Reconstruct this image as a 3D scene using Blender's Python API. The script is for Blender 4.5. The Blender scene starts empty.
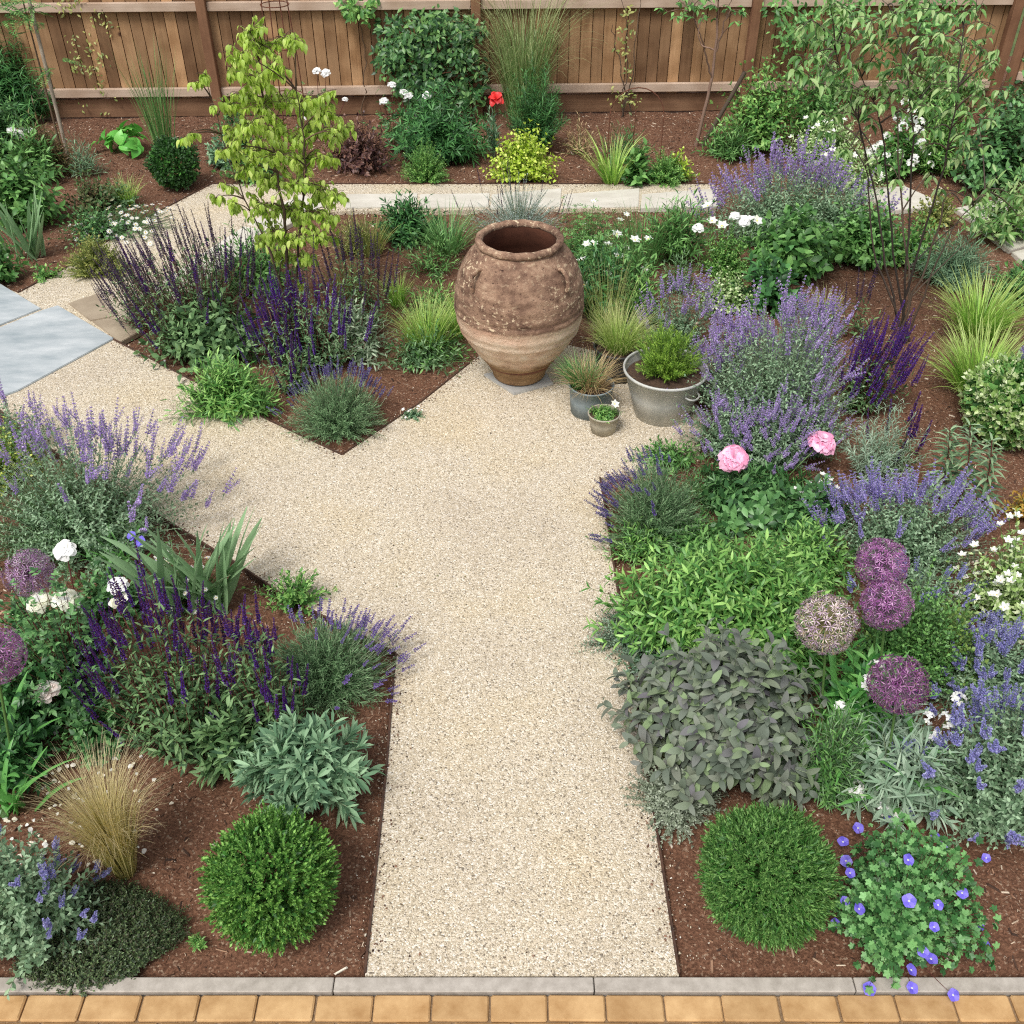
import bpy, math
import numpy as np
from mathutils import Matrix, Vector, Quaternion
rng = np.random.default_rng(11)
sc = bpy.context.scene
COL = sc.collection
PI = math.pi
# ------------------------------------------------------------------ view geometry
HC, PITCH, FPX = 3.5, math.radians(38.7), 1000.0
SP, CP = math.sin(PITCH), math.cos(PITCH)
def ray(px, py):
    a, v = (px-512)/FPX, (py-512)/FPX
    return np.array([a, CP - v*SP, -SP - v*CP])
def G(px, py, z=0.0):
    d = ray(px, py); t = (z-HC)/d[2]
    return np.array([d[0]*t, d[1]*t, z])
def P(px, py, Y):
    d = ray(px, py); t = Y/d[1]
    return np.array([d[0]*t, Y, HC+d[2]*t])
def scale_at(px, py, z=0.0):
    p = G(px, py, z)
    return FPX/((HC-z)*SP + p[1]*CP)
SOIL = -0.02
# ------------------------------------------------------------------ colours and materials
def lin(h):
    if not isinstance(h, str): return tuple(h)
    h = h.lstrip('#')
    c = [int(h[i:i+2], 16)/255 for i in (0, 2, 4)]
    return tuple(x/12.92 if x <= .04045 else ((x+.055)/1.055)**2.4 for x in c)
LK = 1.2
def mix(a, b, t): return tuple(x*(1-t)+y*t for x, y in zip(a, b))
def newmat(name):
    m = bpy.data.materials.new(name); m.use_nodes = True
    nt = m.node_tree; nt.nodes.clear()
    out = nt.nodes.new('ShaderNodeOutputMaterial')
    return m, nt, out
def N(nt, t, **kw):
    n = nt.nodes.new(t)
    for k, v in kw.items():
        if k.startswith('i_'):
            key = k[2:]
            n.inputs[int(key) if key.isdigit() else key.replace('_', ' ')].default_value = v
        else: setattr(n, k, v)
    return n
def ramp(nt, fac, stops, interp='LINEAR'):
    r = N(nt, 'ShaderNodeValToRGB'); cr = r.color_ramp; cr.interpolation = interp
    while len(cr.elements) < len(stops): cr.elements.new(.5)
    for e, (p, c) in zip(cr.elements, stops):
        e.position = p; e.color = (*lin(c), 1)
    nt.links.new(fac, r.inputs[0]); return r.outputs[0]
def mixc(nt, fac, a, b, mode='MIX'):
    m = N(nt, 'ShaderNodeMix', data_type='RGBA', blend_type=mode)
    for s, i in ((fac, 0), (a, 6), (b, 7)):
        if hasattr(s, 'is_linked') or hasattr(s, 'links'): nt.links.new(s, m.inputs[i])
        else: m.inputs[i].default_value = s if i == 0 else (*lin(s), 1)
    return m.outputs[2]
_mats = {}
def leafmat(*cols, tip=None, base=None, trans=.28, rough=.45, k=1.0, spec=.5):
    """leaf / petal / stem material: each leaf (mesh island) takes its own shade between the given colours"""
    key = (cols, tip, base, trans, rough, k, spec)
    if key in _mats: return _mats[key]
    m, nt, out = newmat('leaf_' + cols[0].strip('#'))
    g = N(nt, 'ShaderNodeNewGeometry')
    cc = [tuple(min(1, x*k*LK) for x in lin(c)) for c in cols]
    if len(cc) == 1: cc = [tuple(x*.8 for x in cc[0]), tuple(min(1, x*1.2) for x in cc[0])]
    cc = [tuple(x*.7 for x in cc[0])]+cc+[tuple(min(1, x*1.25) for x in cc[-1])]
    col = ramp(nt, g.outputs['Random Per Island'], [(i/(len(cc)-1), c) for i, c in enumerate(cc)])
    uv = N(nt, 'ShaderNodeTexCoord'); sx = N(nt, 'ShaderNodeSeparateXYZ'); nt.links.new(uv.outputs['UV'], sx.inputs[0])
    if tip or base:
        kx = tip or base
        f = N(nt, 'ShaderNodeMapRange', interpolation_type='SMOOTHSTEP')
        f.inputs[1].default_value, f.inputs[2].default_value = (.35, 1.0) if tip else (.55, 0.0)
        nt.links.new(sx.outputs[1], f.inputs[0])
        col = mixc(nt, f.outputs[0], col, tuple(x*k for x in lin(kx)))
    p = N(nt, 'ShaderNodeBsdfPrincipled', i_Roughness=rough)
    p.inputs['Specular IOR Level'].default_value = spec
    nt.links.new(col, p.inputs['Base Color'])
    if trans > 0:
        t = N(nt, 'ShaderNodeBsdfTranslucent'); nt.links.new(col, t.inputs[0])
        ms = N(nt, 'ShaderNodeMixShader', i_0=trans)
        nt.links.new(p.outputs[0], ms.inputs[1]); nt.links.new(t.outputs[0], ms.inputs[2])
        nt.links.new(ms.outputs[0], out.inputs[0])
    else: nt.links.new(p.outputs[0], out.inputs[0])
    _mats[key] = m; return m
def bumpy(nt, p, height, strength, dist):
    b = N(nt, 'ShaderNodeBump'); b.inputs['Strength'].default_value = strength; b.inputs['Distance'].default_value = dist
    nt.links.new(height, b.inputs['Height']); nt.links.new(b.outputs[0], p.inputs['Normal'])
def noisemat(name, c1, c2, scale=20, rough=.8, stretch=(1, 1, 1), bump=.3, bdist=.004, metal=0, detail=6, island=0., lo=.3, hi=.7, extra=None):
    m, nt, out = newmat(name)
    tc = N(nt, 'ShaderNodeTexCoord'); mp = N(nt, 'ShaderNodeMapping'); mp.inputs['Scale'].default_value = stretch
    nt.links.new(tc.outputs['Object'], mp.inputs[0])
    n = N(nt, 'ShaderNodeTexNoise'); n.inputs['Scale'].default_value = scale; n.inputs['Detail'].default_value = detail
    n.inputs['Roughness'].default_value = .65
    nt.links.new(mp.outputs[0], n.inputs['Vector'])
    col = ramp(nt, n.outputs[0], [(lo, c1), (hi, c2)])
    if island:
        g = N(nt, 'ShaderNodeNewGeometry'); mr = N(nt, 'ShaderNodeMapRange')
        mr.inputs[3].default_value, mr.inputs[4].default_value = 1-island, 1+island
        nt.links.new(g.outputs['Random Per Island'], mr.inputs[0])
        mm = N(nt, 'ShaderNodeVectorMath', operation='SCALE'); nt.links.new(col, mm.inputs[0]); nt.links.new(mr.outputs[0], mm.inputs['Scale'])
        col = mm.outputs[0]
    p = N(nt, 'ShaderNodeBsdfPrincipled', i_Roughness=rough, i_Metallic=metal)
    nt.links.new(col, p.inputs['Base Color'])
    if bump: bumpy(nt, p, n.outputs[0], bump, bdist)
    nt.links.new(p.outputs[0], out.inputs[0]); return m
# ------------------------------------------------------------------ mesh builder
class MB:
    def __init__(s): s.V, s.Q, s.T, s.U, s.qm, s.tm, s.n = [], [], [], [], [], [], 0
    def add(s, v, quads=None, tris=None, uv=None, mi=0):
        v = np.asarray(v, float).reshape(-1, 3)
        if uv is None: uv = np.zeros((len(v), 2))
        s.V.append(v); s.U.append(np.asarray(uv, float).reshape(-1, 2))
        if quads is not None and len(quads):
            q = np.asarray(quads, int).reshape(-1, 4) + s.n; s.Q.append(q); s.qm.append(np.full(len(q), mi))
        if tris is not None and len(tris):
            t = np.asarray(tris, int).reshape(-1, 3) + s.n; s.T.append(t); s.tm.append(np.full(len(t), mi))
        s.n += len(v); return s
    def inst(s, tm, Pn, R, S, mi=0):
        """copies of template tm at points Pn, frames R (columns x,y,z), scales S (n,) or (n,3)"""
        Pn = np.asarray(Pn); n = len(Pn)
        if n == 0: return s
        S = np.asarray(S, float)
        if S.ndim == 1: S = np.repeat(S[:, None], 3, 1)
        v = tm['v'][None]*S[:, None, :]
        v = np.einsum('nij,nkj->nki', R, v) + Pn[:, None, :]
        k = len(tm['v']); off = (np.arange(n)*k)[:, None, None]
        q = (tm['q'][None]+off).reshape(-1, 4) if len(tm['q']) else None
        t = (tm['t'][None]+off).reshape(-1, 3) if len(tm['t']) else None
        return s.add(v.reshape(-1, 3), q, t, np.tile(tm['u'], (n, 1)), mi)
    def mesh(s, name, mats, smooth=True):
        me = bpy.data.meshes.new(name)
        if not s.V: return me
        V = np.concatenate(s.V); U = np.concatenate(s.U)
        Q = np.concatenate(s.Q) if s.Q else np.zeros((0, 4), int); T = np.concatenate(s.T) if s.T else np.zeros((0, 3), int)
        mi = np.concatenate(s.qm+s.tm)
        lv = np.concatenate([Q.ravel(), T.ravel()])
        tot = np.concatenate([np.full(len(Q), 4), np.full(len(T), 3)])
        st = np.concatenate([[0], np.cumsum(tot)[:-1]])
        me.vertices.add(len(V)); me.vertices.foreach_set('co', V.ravel())
        me.loops.add(len(lv)); me.loops.foreach_set('vertex_index', lv.astype(np.int32))
        me.polygons.add(len(tot)); me.polygons.foreach_set('loop_start', st.astype(np.int32)); me.polygons.foreach_set('loop_total', tot.astype(np.int32))
        me.polygons.foreach_set('material_index', mi.astype(np.int32))
        me.polygons.foreach_set('use_smooth', np.full(len(tot), bool(smooth)))
        l = me.uv_layers.new(name='UVMap'); l.data.foreach_set('uv', U[lv].ravel())
        for m in (mats if isinstance(mats, (list, tuple)) else [mats]): me.materials.append(m)
        me.update(calc_edges=True); return me
    def build(s, name, mats, parent=None, smooth=True):
        o = bpy.data.objects.new(name, s.mesh(name, mats, smooth)); COL.objects.link(o)
        if parent: o.parent = parent
        return o
def tag(o, label=None, cat=None, group=None, kind='thing'):
    if label: o['label'] = label
    if cat: o['category'] = cat
    if group: o['group'] = group
    o['kind'] = kind; return o
def root(name, loc, label, cat, group=None):
    o = bpy.data.objects.new(name, None); COL.objects.link(o); o.location = loc; o.empty_display_size = .1
    return tag(o, label, cat, group)
def link(name, me, parent, pos=(0, 0, 0), quat=None, s=1.0):
    o = bpy.data.objects.new(name, me); COL.objects.link(o); o.parent = parent
    o.location = pos
    if quat is not None: o.rotation_mode = 'QUATERNION'; o.rotation_quaternion = quat
    o.scale = (s, s, s); return o
# ------------------------------------------------------------------ vector helpers
def unit(a): return a/np.maximum(np.linalg.norm(a, axis=-1, keepdims=True), 1e-9)
def frames(d, up):
    y = unit(d); up = up + 1e-4*rng.normal(size=np.shape(d))
    z = unit(up - y*(up*y).sum(-1, keepdims=True)); x = np.cross(y, z)
    return np.stack([x, y, z], -1)
def rnd(a, b, n=None): return rng.uniform(a, b, n)
def randdir(n): return unit(rng.normal(size=(n, 3)))
# ------------------------------------------------------------------ leaf templates (length 1 along +y, upper face +z)
def T_(v, q=(), t=(), u=None):
    v = np.array(v, float)
    return dict(v=v, q=np.array(q, int).reshape(-1, 4), t=np.array(t, int).reshape(-1, 3), u=np.array(u if u is not None else np.stack([v[:, 0], v[:, 1]], 1), float))
def leaf(w, nseg=2, shape='ovate', fold=.2, bend=.25, twist=0):
    prof = dict(ovate=lambda t: np.sin(PI*t**.72)**.8, lance=lambda t: np.sin(PI*t**.85), obov=lambda t: np.sin(PI*t**1.35)**.75,
                oval=lambda t: np.sin(PI*t)**.55, linear=lambda t: np.minimum(1, 6*t)*np.minimum(1, 2.2*(1-t))**.7)[shape]
    v, u, q = [], [], []
    for i in range(nseg+1):
        t = i/nseg; hw = .5*w*max(float(prof(min(max(t, .02), .985))), .05)
        if i == nseg: hw = .02*w
        z = -bend*t*t
        for sx in (-1, 0, 1):
            v.append((sx*hw, t*(1-.25*bend*t), z + (fold*hw if sx else -.0))); u.append((.5+.5*sx, t))
        if i: 
            b = (i-1)*3; q += [(b, b+1, b+4, b+3), (b+1, b+2, b+5, b+4)]
    return T_(v, q, (), u)
def tiny(w=.5, fold=.25): return T_([(0, 0, 0), (-w/2, .5, fold*w/2), (0, 1, -.08), (w/2, .5, fold*w/2)], (), [(0, 2, 1), (0, 3, 2)], [(.5, 0), (0, .5), (.5, 1), (1, .5)])
def combine(parts):
    v, q, t, u, n = [], [], [], [], 0
    for tm, pos, d, up, s in parts:
        R = frames(np.array([d], float), np.array([up], float))[0]
        v.append((tm['v']*s) @ R.T + np.array(pos)); q.append(tm['q']+n); t.append(tm['t']+n); u.append(tm['u']); n += len(tm['v'])
    return dict(v=np.concatenate(v), q=np.concatenate(q), t=np.concatenate(t), u=np.concatenate(u))
L_lance = leaf(.26, 3, 'lance', .2, .25); L_lance2 = leaf(.2, 2, 'lance', .2, .2); L_ovate = leaf(.52, 3, 'ovate', .2, .25)
L_ovate2 = leaf(.5, 2, 'ovate', .25, .2); L_sage = leaf(.42, 4, 'oval', .22, .3); L_lin = leaf(.11, 2, 'linear', .2, .2); L_lin3 = leaf(.1, 3, 'linear', .3, .55)
L_hosta = leaf(.72, 4, 'ovate', .25, .5); L_droop = leaf(.5, 4, 'ovate', .35, .4); L_obov = leaf(.4, 3, 'obov', .2, .3); L_strap = leaf(.07, 4, 'linear', .5, .5)
L_tiny = tiny(.5); L_tinyn = tiny(.28); L_tinyw = tiny(.75)
L_rose = combine([(L_ovate2, (0, .45, 0), (0, 1, 0), (0, 0, 1), .55)] + [(L_ovate2, (0, y, 0), (s*.9, .5, -.05), (0, 0, 1), .42) for y in (.2, .45) for s in (-1, 1)])
L_fern = combine([(L_tinyn, (0, y, -.1*y*y), (s, .55, 0), (0, 0, 1), .34*(1-.55*y)) for y in np.linspace(.08, .95, 9) for s in (-1, 1)])
L_trif = combine([(L_lance2, (0, .3, 0), d, (0, 0, 1), .7) for d in ((0, 1, .1), (.8, .7, 0), (-.8, .7, 0))] + [(L_lin, (0, 0, 0), (0, 1, 0), (0, 0, 1), .32)])
def _palm():
    v, t = [(0, 0, 0)], []; k = 15
    for i in range(k):
        a = PI*(.12+1.76*i/(k-1)); r = .5*(1 if i % 3 == 1 else .62 if i % 3 == 0 else .85)
        v.append((-r*math.sin(a), .25-r*math.cos(a)+.0, -.25*r*r + (.05 if i % 3 == 0 else 0)))
    for i in range(1, k): t.append((0, i+1, i))
    return T_(v, (), t)
L_geran = _palm()
# ------------------------------------------------------------------ tubes, blades
def tubes(mb, paths, rad, sides=3, mi=0):
    """paths (n,k,3), rad scalar / (n,) / (n,k)"""
    paths = np.asarray(paths, float); n, k, _ = paths.shape
    rad = np.asarray(rad, float)
    rad = np.full((n, k), float(rad)) if rad.ndim == 0 else (np.repeat(rad[:, None], k, 1) if rad.ndim == 1 else rad)
    tg = unit(np.gradient(paths, axis=1)); ref = np.where(np.abs(tg[..., 2:3]) > .9, np.array([1., 0, 0]), np.array([0, 0, 1.]))
    a = unit(np.cross(tg, ref)); b = np.cross(tg, a)
    ph = np.arange(sides)*2*PI/sides
    ring = paths[:, :, None] + rad[..., None, None]*(a[:, :, None]*np.cos(ph)[:, None] + b[:, :, None]*np.sin(ph)[:, None])
    idx = np.arange(n*k*sides).reshape(n, k, sides); nx = np.roll(idx, -1, 2)
    q = np.stack([idx[:, :-1], nx[:, :-1], nx[:, 1:], idx[:, 1:]], -1).reshape(-1, 4)
    uv = np.zeros((n, k, sides, 2)); uv[..., 1] = np.linspace(0, 1, k)[None, :, None]; uv[..., 0] = .5
    mb.add(ring.reshape(-1, 3), q, None, uv.reshape(-1, 2), mi)
def bez(a, c, b, k):
    t = np.linspace(0, 1, k)[None, :, None]
    return (1-t)**2*a[:, None] + 2*t*(1-t)*c[:, None] + t*t*b[:, None]
def blades(mb, base, az, lean, length, width, curve, nseg=5, fold=0., mi=0, taper=.8, power=1.4, wob=.0):
    n = len(base); t = np.linspace(0, 1, nseg+1)
    th = lean[:, None] + curve[:, None]*t[None]**power
    azm = az[:, None] + wob*rng.normal(size=n)[:, None]*t[None]
    d = np.stack([np.sin(th)*np.cos(azm), np.sin(th)*np.sin(azm), np.cos(th)], -1)
    seg = d[:, :-1]*(length/nseg)[:, None, None]
    pts = np.concatenate([base[:, None], base[:, None] + np.cumsum(seg, 1)], 1)
    rz = az + rng.normal(size=n)*.5
    side = np.stack([-np.sin(rz), np.cos(rz), 0*rz], -1)[:, None]
    w = width[:, None]*np.minimum(1, .55+2*t)[None]*np.maximum(1-t**2.2, .03)[None]**taper
    side = unit(side - d*(side*d).sum(-1, keepdims=True))
    if fold:
        nrm = np.cross(side, d); mid = pts
        l = pts - side*w[..., None]/2 + nrm*fold*w[..., None]/2; r = pts + side*w[..., None]/2 + nrm*fold*w[..., None]/2
        v = np.stack([l, mid, r], 2); m = 3
    else: v = np.stack([pts-side*w[..., None]/2, pts+side*w[..., None]/2], 2); m = 2
    idx = np.arange(n*(nseg+1)*m).reshape(n, nseg+1, m)
    q = np.stack([idx[:, :-1, :-1], idx[:, :-1, 1:], idx[:, 1:, 1:], idx[:, 1:, :-1]], -1).reshape(-1, 4)
    uv = np.zeros((n, nseg+1, m, 2)); uv[..., 1] = t[None, :, None]; uv[..., 0] = np.linspace(0, 1, m)
    mb.add(v.reshape(-1, 3), q, None, uv.reshape(-1, 2), mi)
    return pts
def lathe(prof, segs=48, closed=False):
    prof = np.array(prof, float); k = len(prof); a = np.arange(segs)*2*PI/segs
    v = np.stack([prof[:, None, 0]*np.cos(a), prof[:, None, 0]*np.sin(a), np.repeat(prof[:, None, 1], segs, 1)], -1)
    idx = np.arange(k*segs).reshape(k, segs); nx = np.roll(idx, -1, 1)
    q = np.stack([idx[:-1], nx[:-1], nx[1:], idx[1:]], -1).reshape(-1, 4)
    return v.reshape(-1, 3), q
def box(mb, c, s, rz=0., mi=0, R=None):
    """box with centre c and size s, the long edges slightly chamfered"""
    x, y, z = np.array(s)/2; b = min(x, y, z)*.12
    pr = [(-x+b, -y), (x-b, -y), (x, -y+b), (x, y-b), (x-b, y), (-x+b, y), (-x, y-b), (-x, -y+b)]
    v, q, t = [], [], []
    for zz, ins in ((-z, b), (-z+b, 0), (z-b, 0), (z, b)):
        for px, py in pr: v.append((px*(1-ins/x), py*(1-ins/y), zz))
    for l in range(3):
        for i in range(8): j = (i+1) % 8; q.append((l*8+i, l*8+j, l*8+8+j, l*8+8+i))
    for l, rev in ((0, 1), (24, 0)):
        for i in range(1, 7): t.append((l, l+i+1, l+i) if rev else (l, l+i, l+i+1))
    v = np.array(v)
    if R is None: R = np.array([[math.cos(rz), -math.sin(rz), 0], [math.sin(rz), math.cos(rz), 0], [0, 0, 1]])
    mb.add(v @ R.T + np.array(c), q, t, None, mi)
def rod(mb, pts, r, sides=8, mi=0):
    tubes(mb, np.array([pts], float), r, sides, mi)
    pts = np.array(pts, float)
def ring_path(c, r, n=24, tilt=0):
    a = np.linspace(0, 2*PI, n+1)
    return np.stack([c[0]+r*np.cos(a), c[1]+r*np.sin(a)*math.cos(tilt), c[2]+r*np.sin(a)*math.sin(tilt)], -1)
def vnoise(x, y, freq, seed):
    """smooth value noise on numpy arrays"""
    r = np.random.default_rng(seed).random((256, 256)); X, Y = x*freq+1000, y*freq+1000
    xi, yi = np.floor(X).astype(int), np.floor(Y).astype(int); fx, fy = X-xi, Y-yi
    fx, fy = fx*fx*(3-2*fx), fy*fy*(3-2*fy); g = lambda i, j: r[i % 256, j % 256]
    return (g(xi, yi)*(1-fx)+g(xi+1, yi)*fx)*(1-fy) + (g(xi, yi+1)*(1-fx)+g(xi+1, yi+1)*fx)*fy - .5
def fbm(x, y, f, oct=4, seed=1): return sum(vnoise(x, y, f*2**i, seed+i)*.5**i for i in range(oct))
def inpoly(x, y, poly):
    poly = np.array(poly)[:, :2]; c = np.zeros(np.shape(x), bool); j = len(poly)-1
    for i in range(len(poly)):
        (xi, yi), (xj, yj) = poly[i], poly[j]
        if yi != yj: c ^= ((yi > y) != (yj > y)) & (x < (xj-xi)*(y-yi)/(yj-yi)+xi)
        j = i
    return c
# ------------------------------------------------------------------ fit a plant's size to what its outline spans
def fit(x0, y0, x1, y1, ar=.8, z0=SOIL):
    cx = (x0+x1)/2; h = .15
    for _ in range(4):
        yf = G(cx, y1, z0)[1]; 
        rx = (x1-x0)/2/FPX*((HC-h*.5-z0)*SP + (yf+.1)*CP)
        ry = rx*ar; Yc = yf+ry
        h = max(.03, P(cx, y0, Yc+.25*ry)[2]-z0)
        rx = (x1-x0)/2/FPX*((HC-h*.45-z0)*SP + Yc*CP)
    X = (cx-512)/FPX*((HC-h*.45-z0)*SP + Yc*CP)
    return np.array([X, Yc, z0]), rx, rx*ar, h
# ------------------------------------------------------------------ plants
def bush(rt, R, H, n, lt, L, leafm, stemm, nodes=6, whorl=2, ang=(65, 35), t0=.15, sr=.002, dome=.5, jit=.16, lump=.18, base=.35, size=(1, .6), lean=(0, 0), name='foliage', vertical=.8, spread=None, up=0.):
    """stems fan out of the base to a lumpy dome; leaves sit in pairs or whorls along them. Returns tips and their directions"""
    rx, ry = R if isinstance(R, (tuple, list)) else (R, R)
    dome = min(.93, dome+.33); rx, ry, n = rx*1.1, ry*1.1, int(n*1.3)
    i = np.arange(n); az = i*2.39996+rng.normal(size=n)*.25; rho = np.sqrt((i+.5)/n)
    k1, k2 = rnd(0, 6.28, 2); lf = 1+lump*(np.sin(3*az+k1)+.6*np.sin(5*az+k2)) + lump*.7*rng.normal(size=n)
    tip = np.stack([rx*rho*np.cos(az)*lf + lean[0]*H, ry*rho*np.sin(az)*lf + lean[1]*H, H*(1-dome*rho**2.3)*(1+jit*rng.normal(size=n))*(.9+.25*np.sin(2.1*az+k1)*lump*3)], -1)
    tip[:, 2] = np.maximum(tip[:, 2], .03)
    b = tip*np.array([base, base, 0]); c = b + (tip-b)*np.array([1-vertical*.75, 1-vertical*.75, .7])
    mb = MB(); pth = bez(b, c, tip, 6)
    tubes(mb, pth, sr*np.linspace(1.2, .5, 6)[None].repeat(n, 0), 3, 1)
    t = t0+(1-t0)*((np.arange(nodes)+.5+rng.uniform(-.35, .35, (n, nodes)))/nodes)
    t[:, -1] = .99
    T = t[..., None]; bb, cc, ee = b[:, None], c[:, None], tip[:, None]
    pos = (1-T)**2*bb+2*T*(1-T)*cc+T*T*ee; tan = unit(2*(1-T)*(cc-bb)+2*T*(ee-cc))
    rv = unit(np.cross(tan, np.array([.31, .17, .93])+0*tan)); rw = np.cross(tan, rv)
    ph = (np.arange(nodes)*PI/2+rng.uniform(0, 6.28, (n, 1)))[..., None] + np.arange(whorl)*2*PI/whorl + rng.normal(size=(n, nodes, whorl))*.3
    rad = rv[:, :, None]*np.cos(ph)[..., None] + rw[:, :, None]*np.sin(ph)[..., None]
    al = np.radians(ang[0]+(ang[1]-ang[0])*t)[..., None] + rng.normal(size=ph.shape)*.22
    d = tan[:, :, None]*np.cos(al)[..., None] + rad*np.sin(al)[..., None]
    d[..., 2] += up
    s = L*(size[0]+(size[1]-size[0])*t)[..., None]*rng.uniform(.7, 1.2, ph.shape)
    pp = np.repeat(pos[:, :, None], whorl, 2); upv = np.repeat(tan[:, :, None], whorl, 2) + np.array([0, 0, .35])
    d, pp, upv, s = d.reshape(-1, 3), pp.reshape(-1, 3), upv.reshape(-1, 3), s.ravel()
    ok = pp[:, 2] > .004
    mb.inst(lt, pp[ok], frames(d[ok], upv[ok]), s[ok], 0)
    mb.build(name, [leafm, stemm], rt)
    return tip, unit(ee[:, 0]-c)
def ball(rt, R, lt, L, leafm, n=1500, per=9, sprig=.05, zc=None, name='foliage', flat=1.0, inner=True, lumps=.05, innerm=None, jit=.03):
    """clipped ball of short leafy sprigs"""
    mb = MB(); i = np.arange(n); z = 1-2*(i+.5)/n; a = i*2.39996; r = np.sqrt(1-z*z)
    nrm = np.stack([r*np.cos(a), r*np.sin(a), z], -1); nrm = unit(nrm+.06*rng.normal(size=nrm.shape))
    k = rnd(0, 6, 6)
    rr = R*(1+lumps*(np.sin(4*nrm[:, 0]+k[0])*np.sin(5*nrm[:, 1]+k[1])+np.sin(6*nrm[:, 2]+k[2]+3*nrm[:, 0]))+jit*rng.normal(size=n))
    zc = R*.95 if zc is None else zc
    root_p = nrm*(rr-sprig)[:, None]*np.array([1, 1, flat]); tip = nrm*rr[:, None]*np.array([1, 1, flat])
    up = np.array([0, 0, 1.]); sd = unit(nrm+.45*up+.35*rng.normal(size=nrm.shape))
    for j in range(per):
        f = (j+1)/per; ph = j*2.4+rng.uniform(0, 6.28, n)
        rv = unit(np.cross(sd, randdir(n)+.01)); al = (1.1-.8*f)
        d = sd*math.cos(al)+rv*math.sin(al)
        p = root_p+sd*(sprig*f*rng.uniform(.8, 1.25, n))[:, None]+np.array([0, 0, zc])
        ok = p[:, 2] > .005
        mb.inst(lt, p[ok], frames(d, sd)[ok], (L*rng.uniform(.7, 1.2, n))[ok], 0)
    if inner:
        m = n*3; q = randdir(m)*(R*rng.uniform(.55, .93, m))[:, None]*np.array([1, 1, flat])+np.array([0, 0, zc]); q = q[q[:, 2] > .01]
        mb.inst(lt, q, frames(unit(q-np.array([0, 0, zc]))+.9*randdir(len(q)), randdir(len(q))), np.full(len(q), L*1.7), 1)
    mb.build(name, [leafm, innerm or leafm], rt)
def tuft(rt, n, L, w, leafm, rb=.04, lean=(0, .5), curve=(.2, 1.2), nseg=5, fold=0., name='blades', az=None, azs=PI, power=1.4, taper=.8, wob=.15, jl=(.6, 1.05), off=(0, 0), z=0.):
    mb = MB(); a = rng.uniform(0, 2*PI, n) if az is None else az+rng.normal(size=n)*azs
    r = rb*np.sqrt(rng.random(n)); b = np.stack([off[0]+r*np.cos(a), off[1]+r*np.sin(a), 0*r+z], -1)
    le = rnd(*lean, n); ln = L*rnd(*jl, n)
    pts = blades(mb, b, a+rng.normal(size=n)*.35, le, ln, w*rnd(.7, 1.2, n), rnd(*curve, n), nseg, fold, 0, taper, power, wob)
    mb.build(name, leafm, rt); return pts[:, -1]
def straps(rt, n, L, w, leafm, **kw):
    """broad strap leaves, every one a part of its own"""
    for i in range(n):
        mb = MB(); a = np.array([kw.get('az0', 0)+i*2.39996 if 'fan' not in kw else (kw['fan'] if i % 2 else kw['fan']+PI)+rng.normal()*.35])
        b = np.array([[rng.normal()*kw.get('rb', .03), rng.normal()*kw.get('rb', .03)*.6, 0]])
        blades(mb, b, a, np.array([rnd(*kw.get('lean', (.1, .6)))]), np.array([L*rnd(.7, 1.1)]), np.array([w*rnd(.8, 1.15)]), np.array([rnd(*kw.get('curve', (.1, .7)))]), 8, .35, 0, .7, 1.8, .2)
        mb.build('leaf_blade', leafm, rt)
ZAX = Vector((0, 0, 1))
def quat_to(d, spin=None):
    q = Vector(d).to_track_quat('Z', 'Y')
    return q @ Quaternion(ZAX, rnd(0, 6.28) if spin is None else spin)
def place(rt, name, meshes, pos, dirs, s=(.8, 1.2)):
    for p, d in zip(pos, dirs):
        link(name, meshes[int(rng.integers(len(meshes)))], rt, tuple(p), quat_to(d), rnd(*s))
def pick(tips, dirs, n, bias=None):
    w = None
    k = min(n, len(tips))
    if bias is not None: w = np.maximum(bias, 1e-6); w = w/w.sum()
    i = rng.choice(len(tips), k, replace=False, p=w)
    return tips[i], dirs[i]
# ------------------------------------------------------------------ flowers (along +z)
def spike(length, whorls, per, fl, rad, petm, stemm, gap0=.0, stem=.3, taper=.6, calyx=True, name='flower_spike', dens=1.0, bendx=None):
    """upright flower spike: bare stem below (fraction stem), whorls of small lipped florets above"""
    mb = MB(); L = length; bx = rnd(-.12, .12) if bendx is None else bendx
    zz = np.linspace(0, L, 6); path = np.stack([bx*L*(zz/L)**2, 0*zz, zz], -1)
    tubes(mb, path[None], np.linspace(.0018, .001, 6)[None], 4, 1)
    pos, d, s = [], [], []
    for w in range(whorls):
        f = w/max(1, whorls-1); f2 = f if not gap0 else f**(1/(1+gap0)); z = L*(stem+(1-stem)*f2)
        for k in range(per):
            a = k*2*PI/per + w*.7 + rng.normal()*.25; el = .35+.5*f+rng.normal()*.2
            r = rad*(1-taper*f)*rnd(.6, 1.05)
            c = np.array([bx*L*(z/L)**2, 0, z+rng.normal()*L*.012])
            dd = np.array([math.cos(a)*math.cos(el), math.sin(a)*math.cos(el), math.sin(el)])
            pos.append(c+dd*r*.25); d.append(dd); s.append(r*fl)
    pos, d, s = np.array(pos), np.array(d), np.array(s)
    for sgn in (-1, 1):
        dv = d+.35*sgn*np.cross(d, randdir(len(d))); mb.inst(L_tinyw, pos, frames(dv, np.array([0, 0, 1.])+.4*randdir(len(d))), s, 0)
    mb.inst(L_tinyw, pos, frames(d, np.cross(d, [0, 0, 1.])+.01), s*.9, 0)
    if calyx: mb.inst(L_tinyn, pos-d*s[:, None]*.1, frames(d+[0, 0, .4], randdir(len(d))), s*.7, 2)
    return mb
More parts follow.
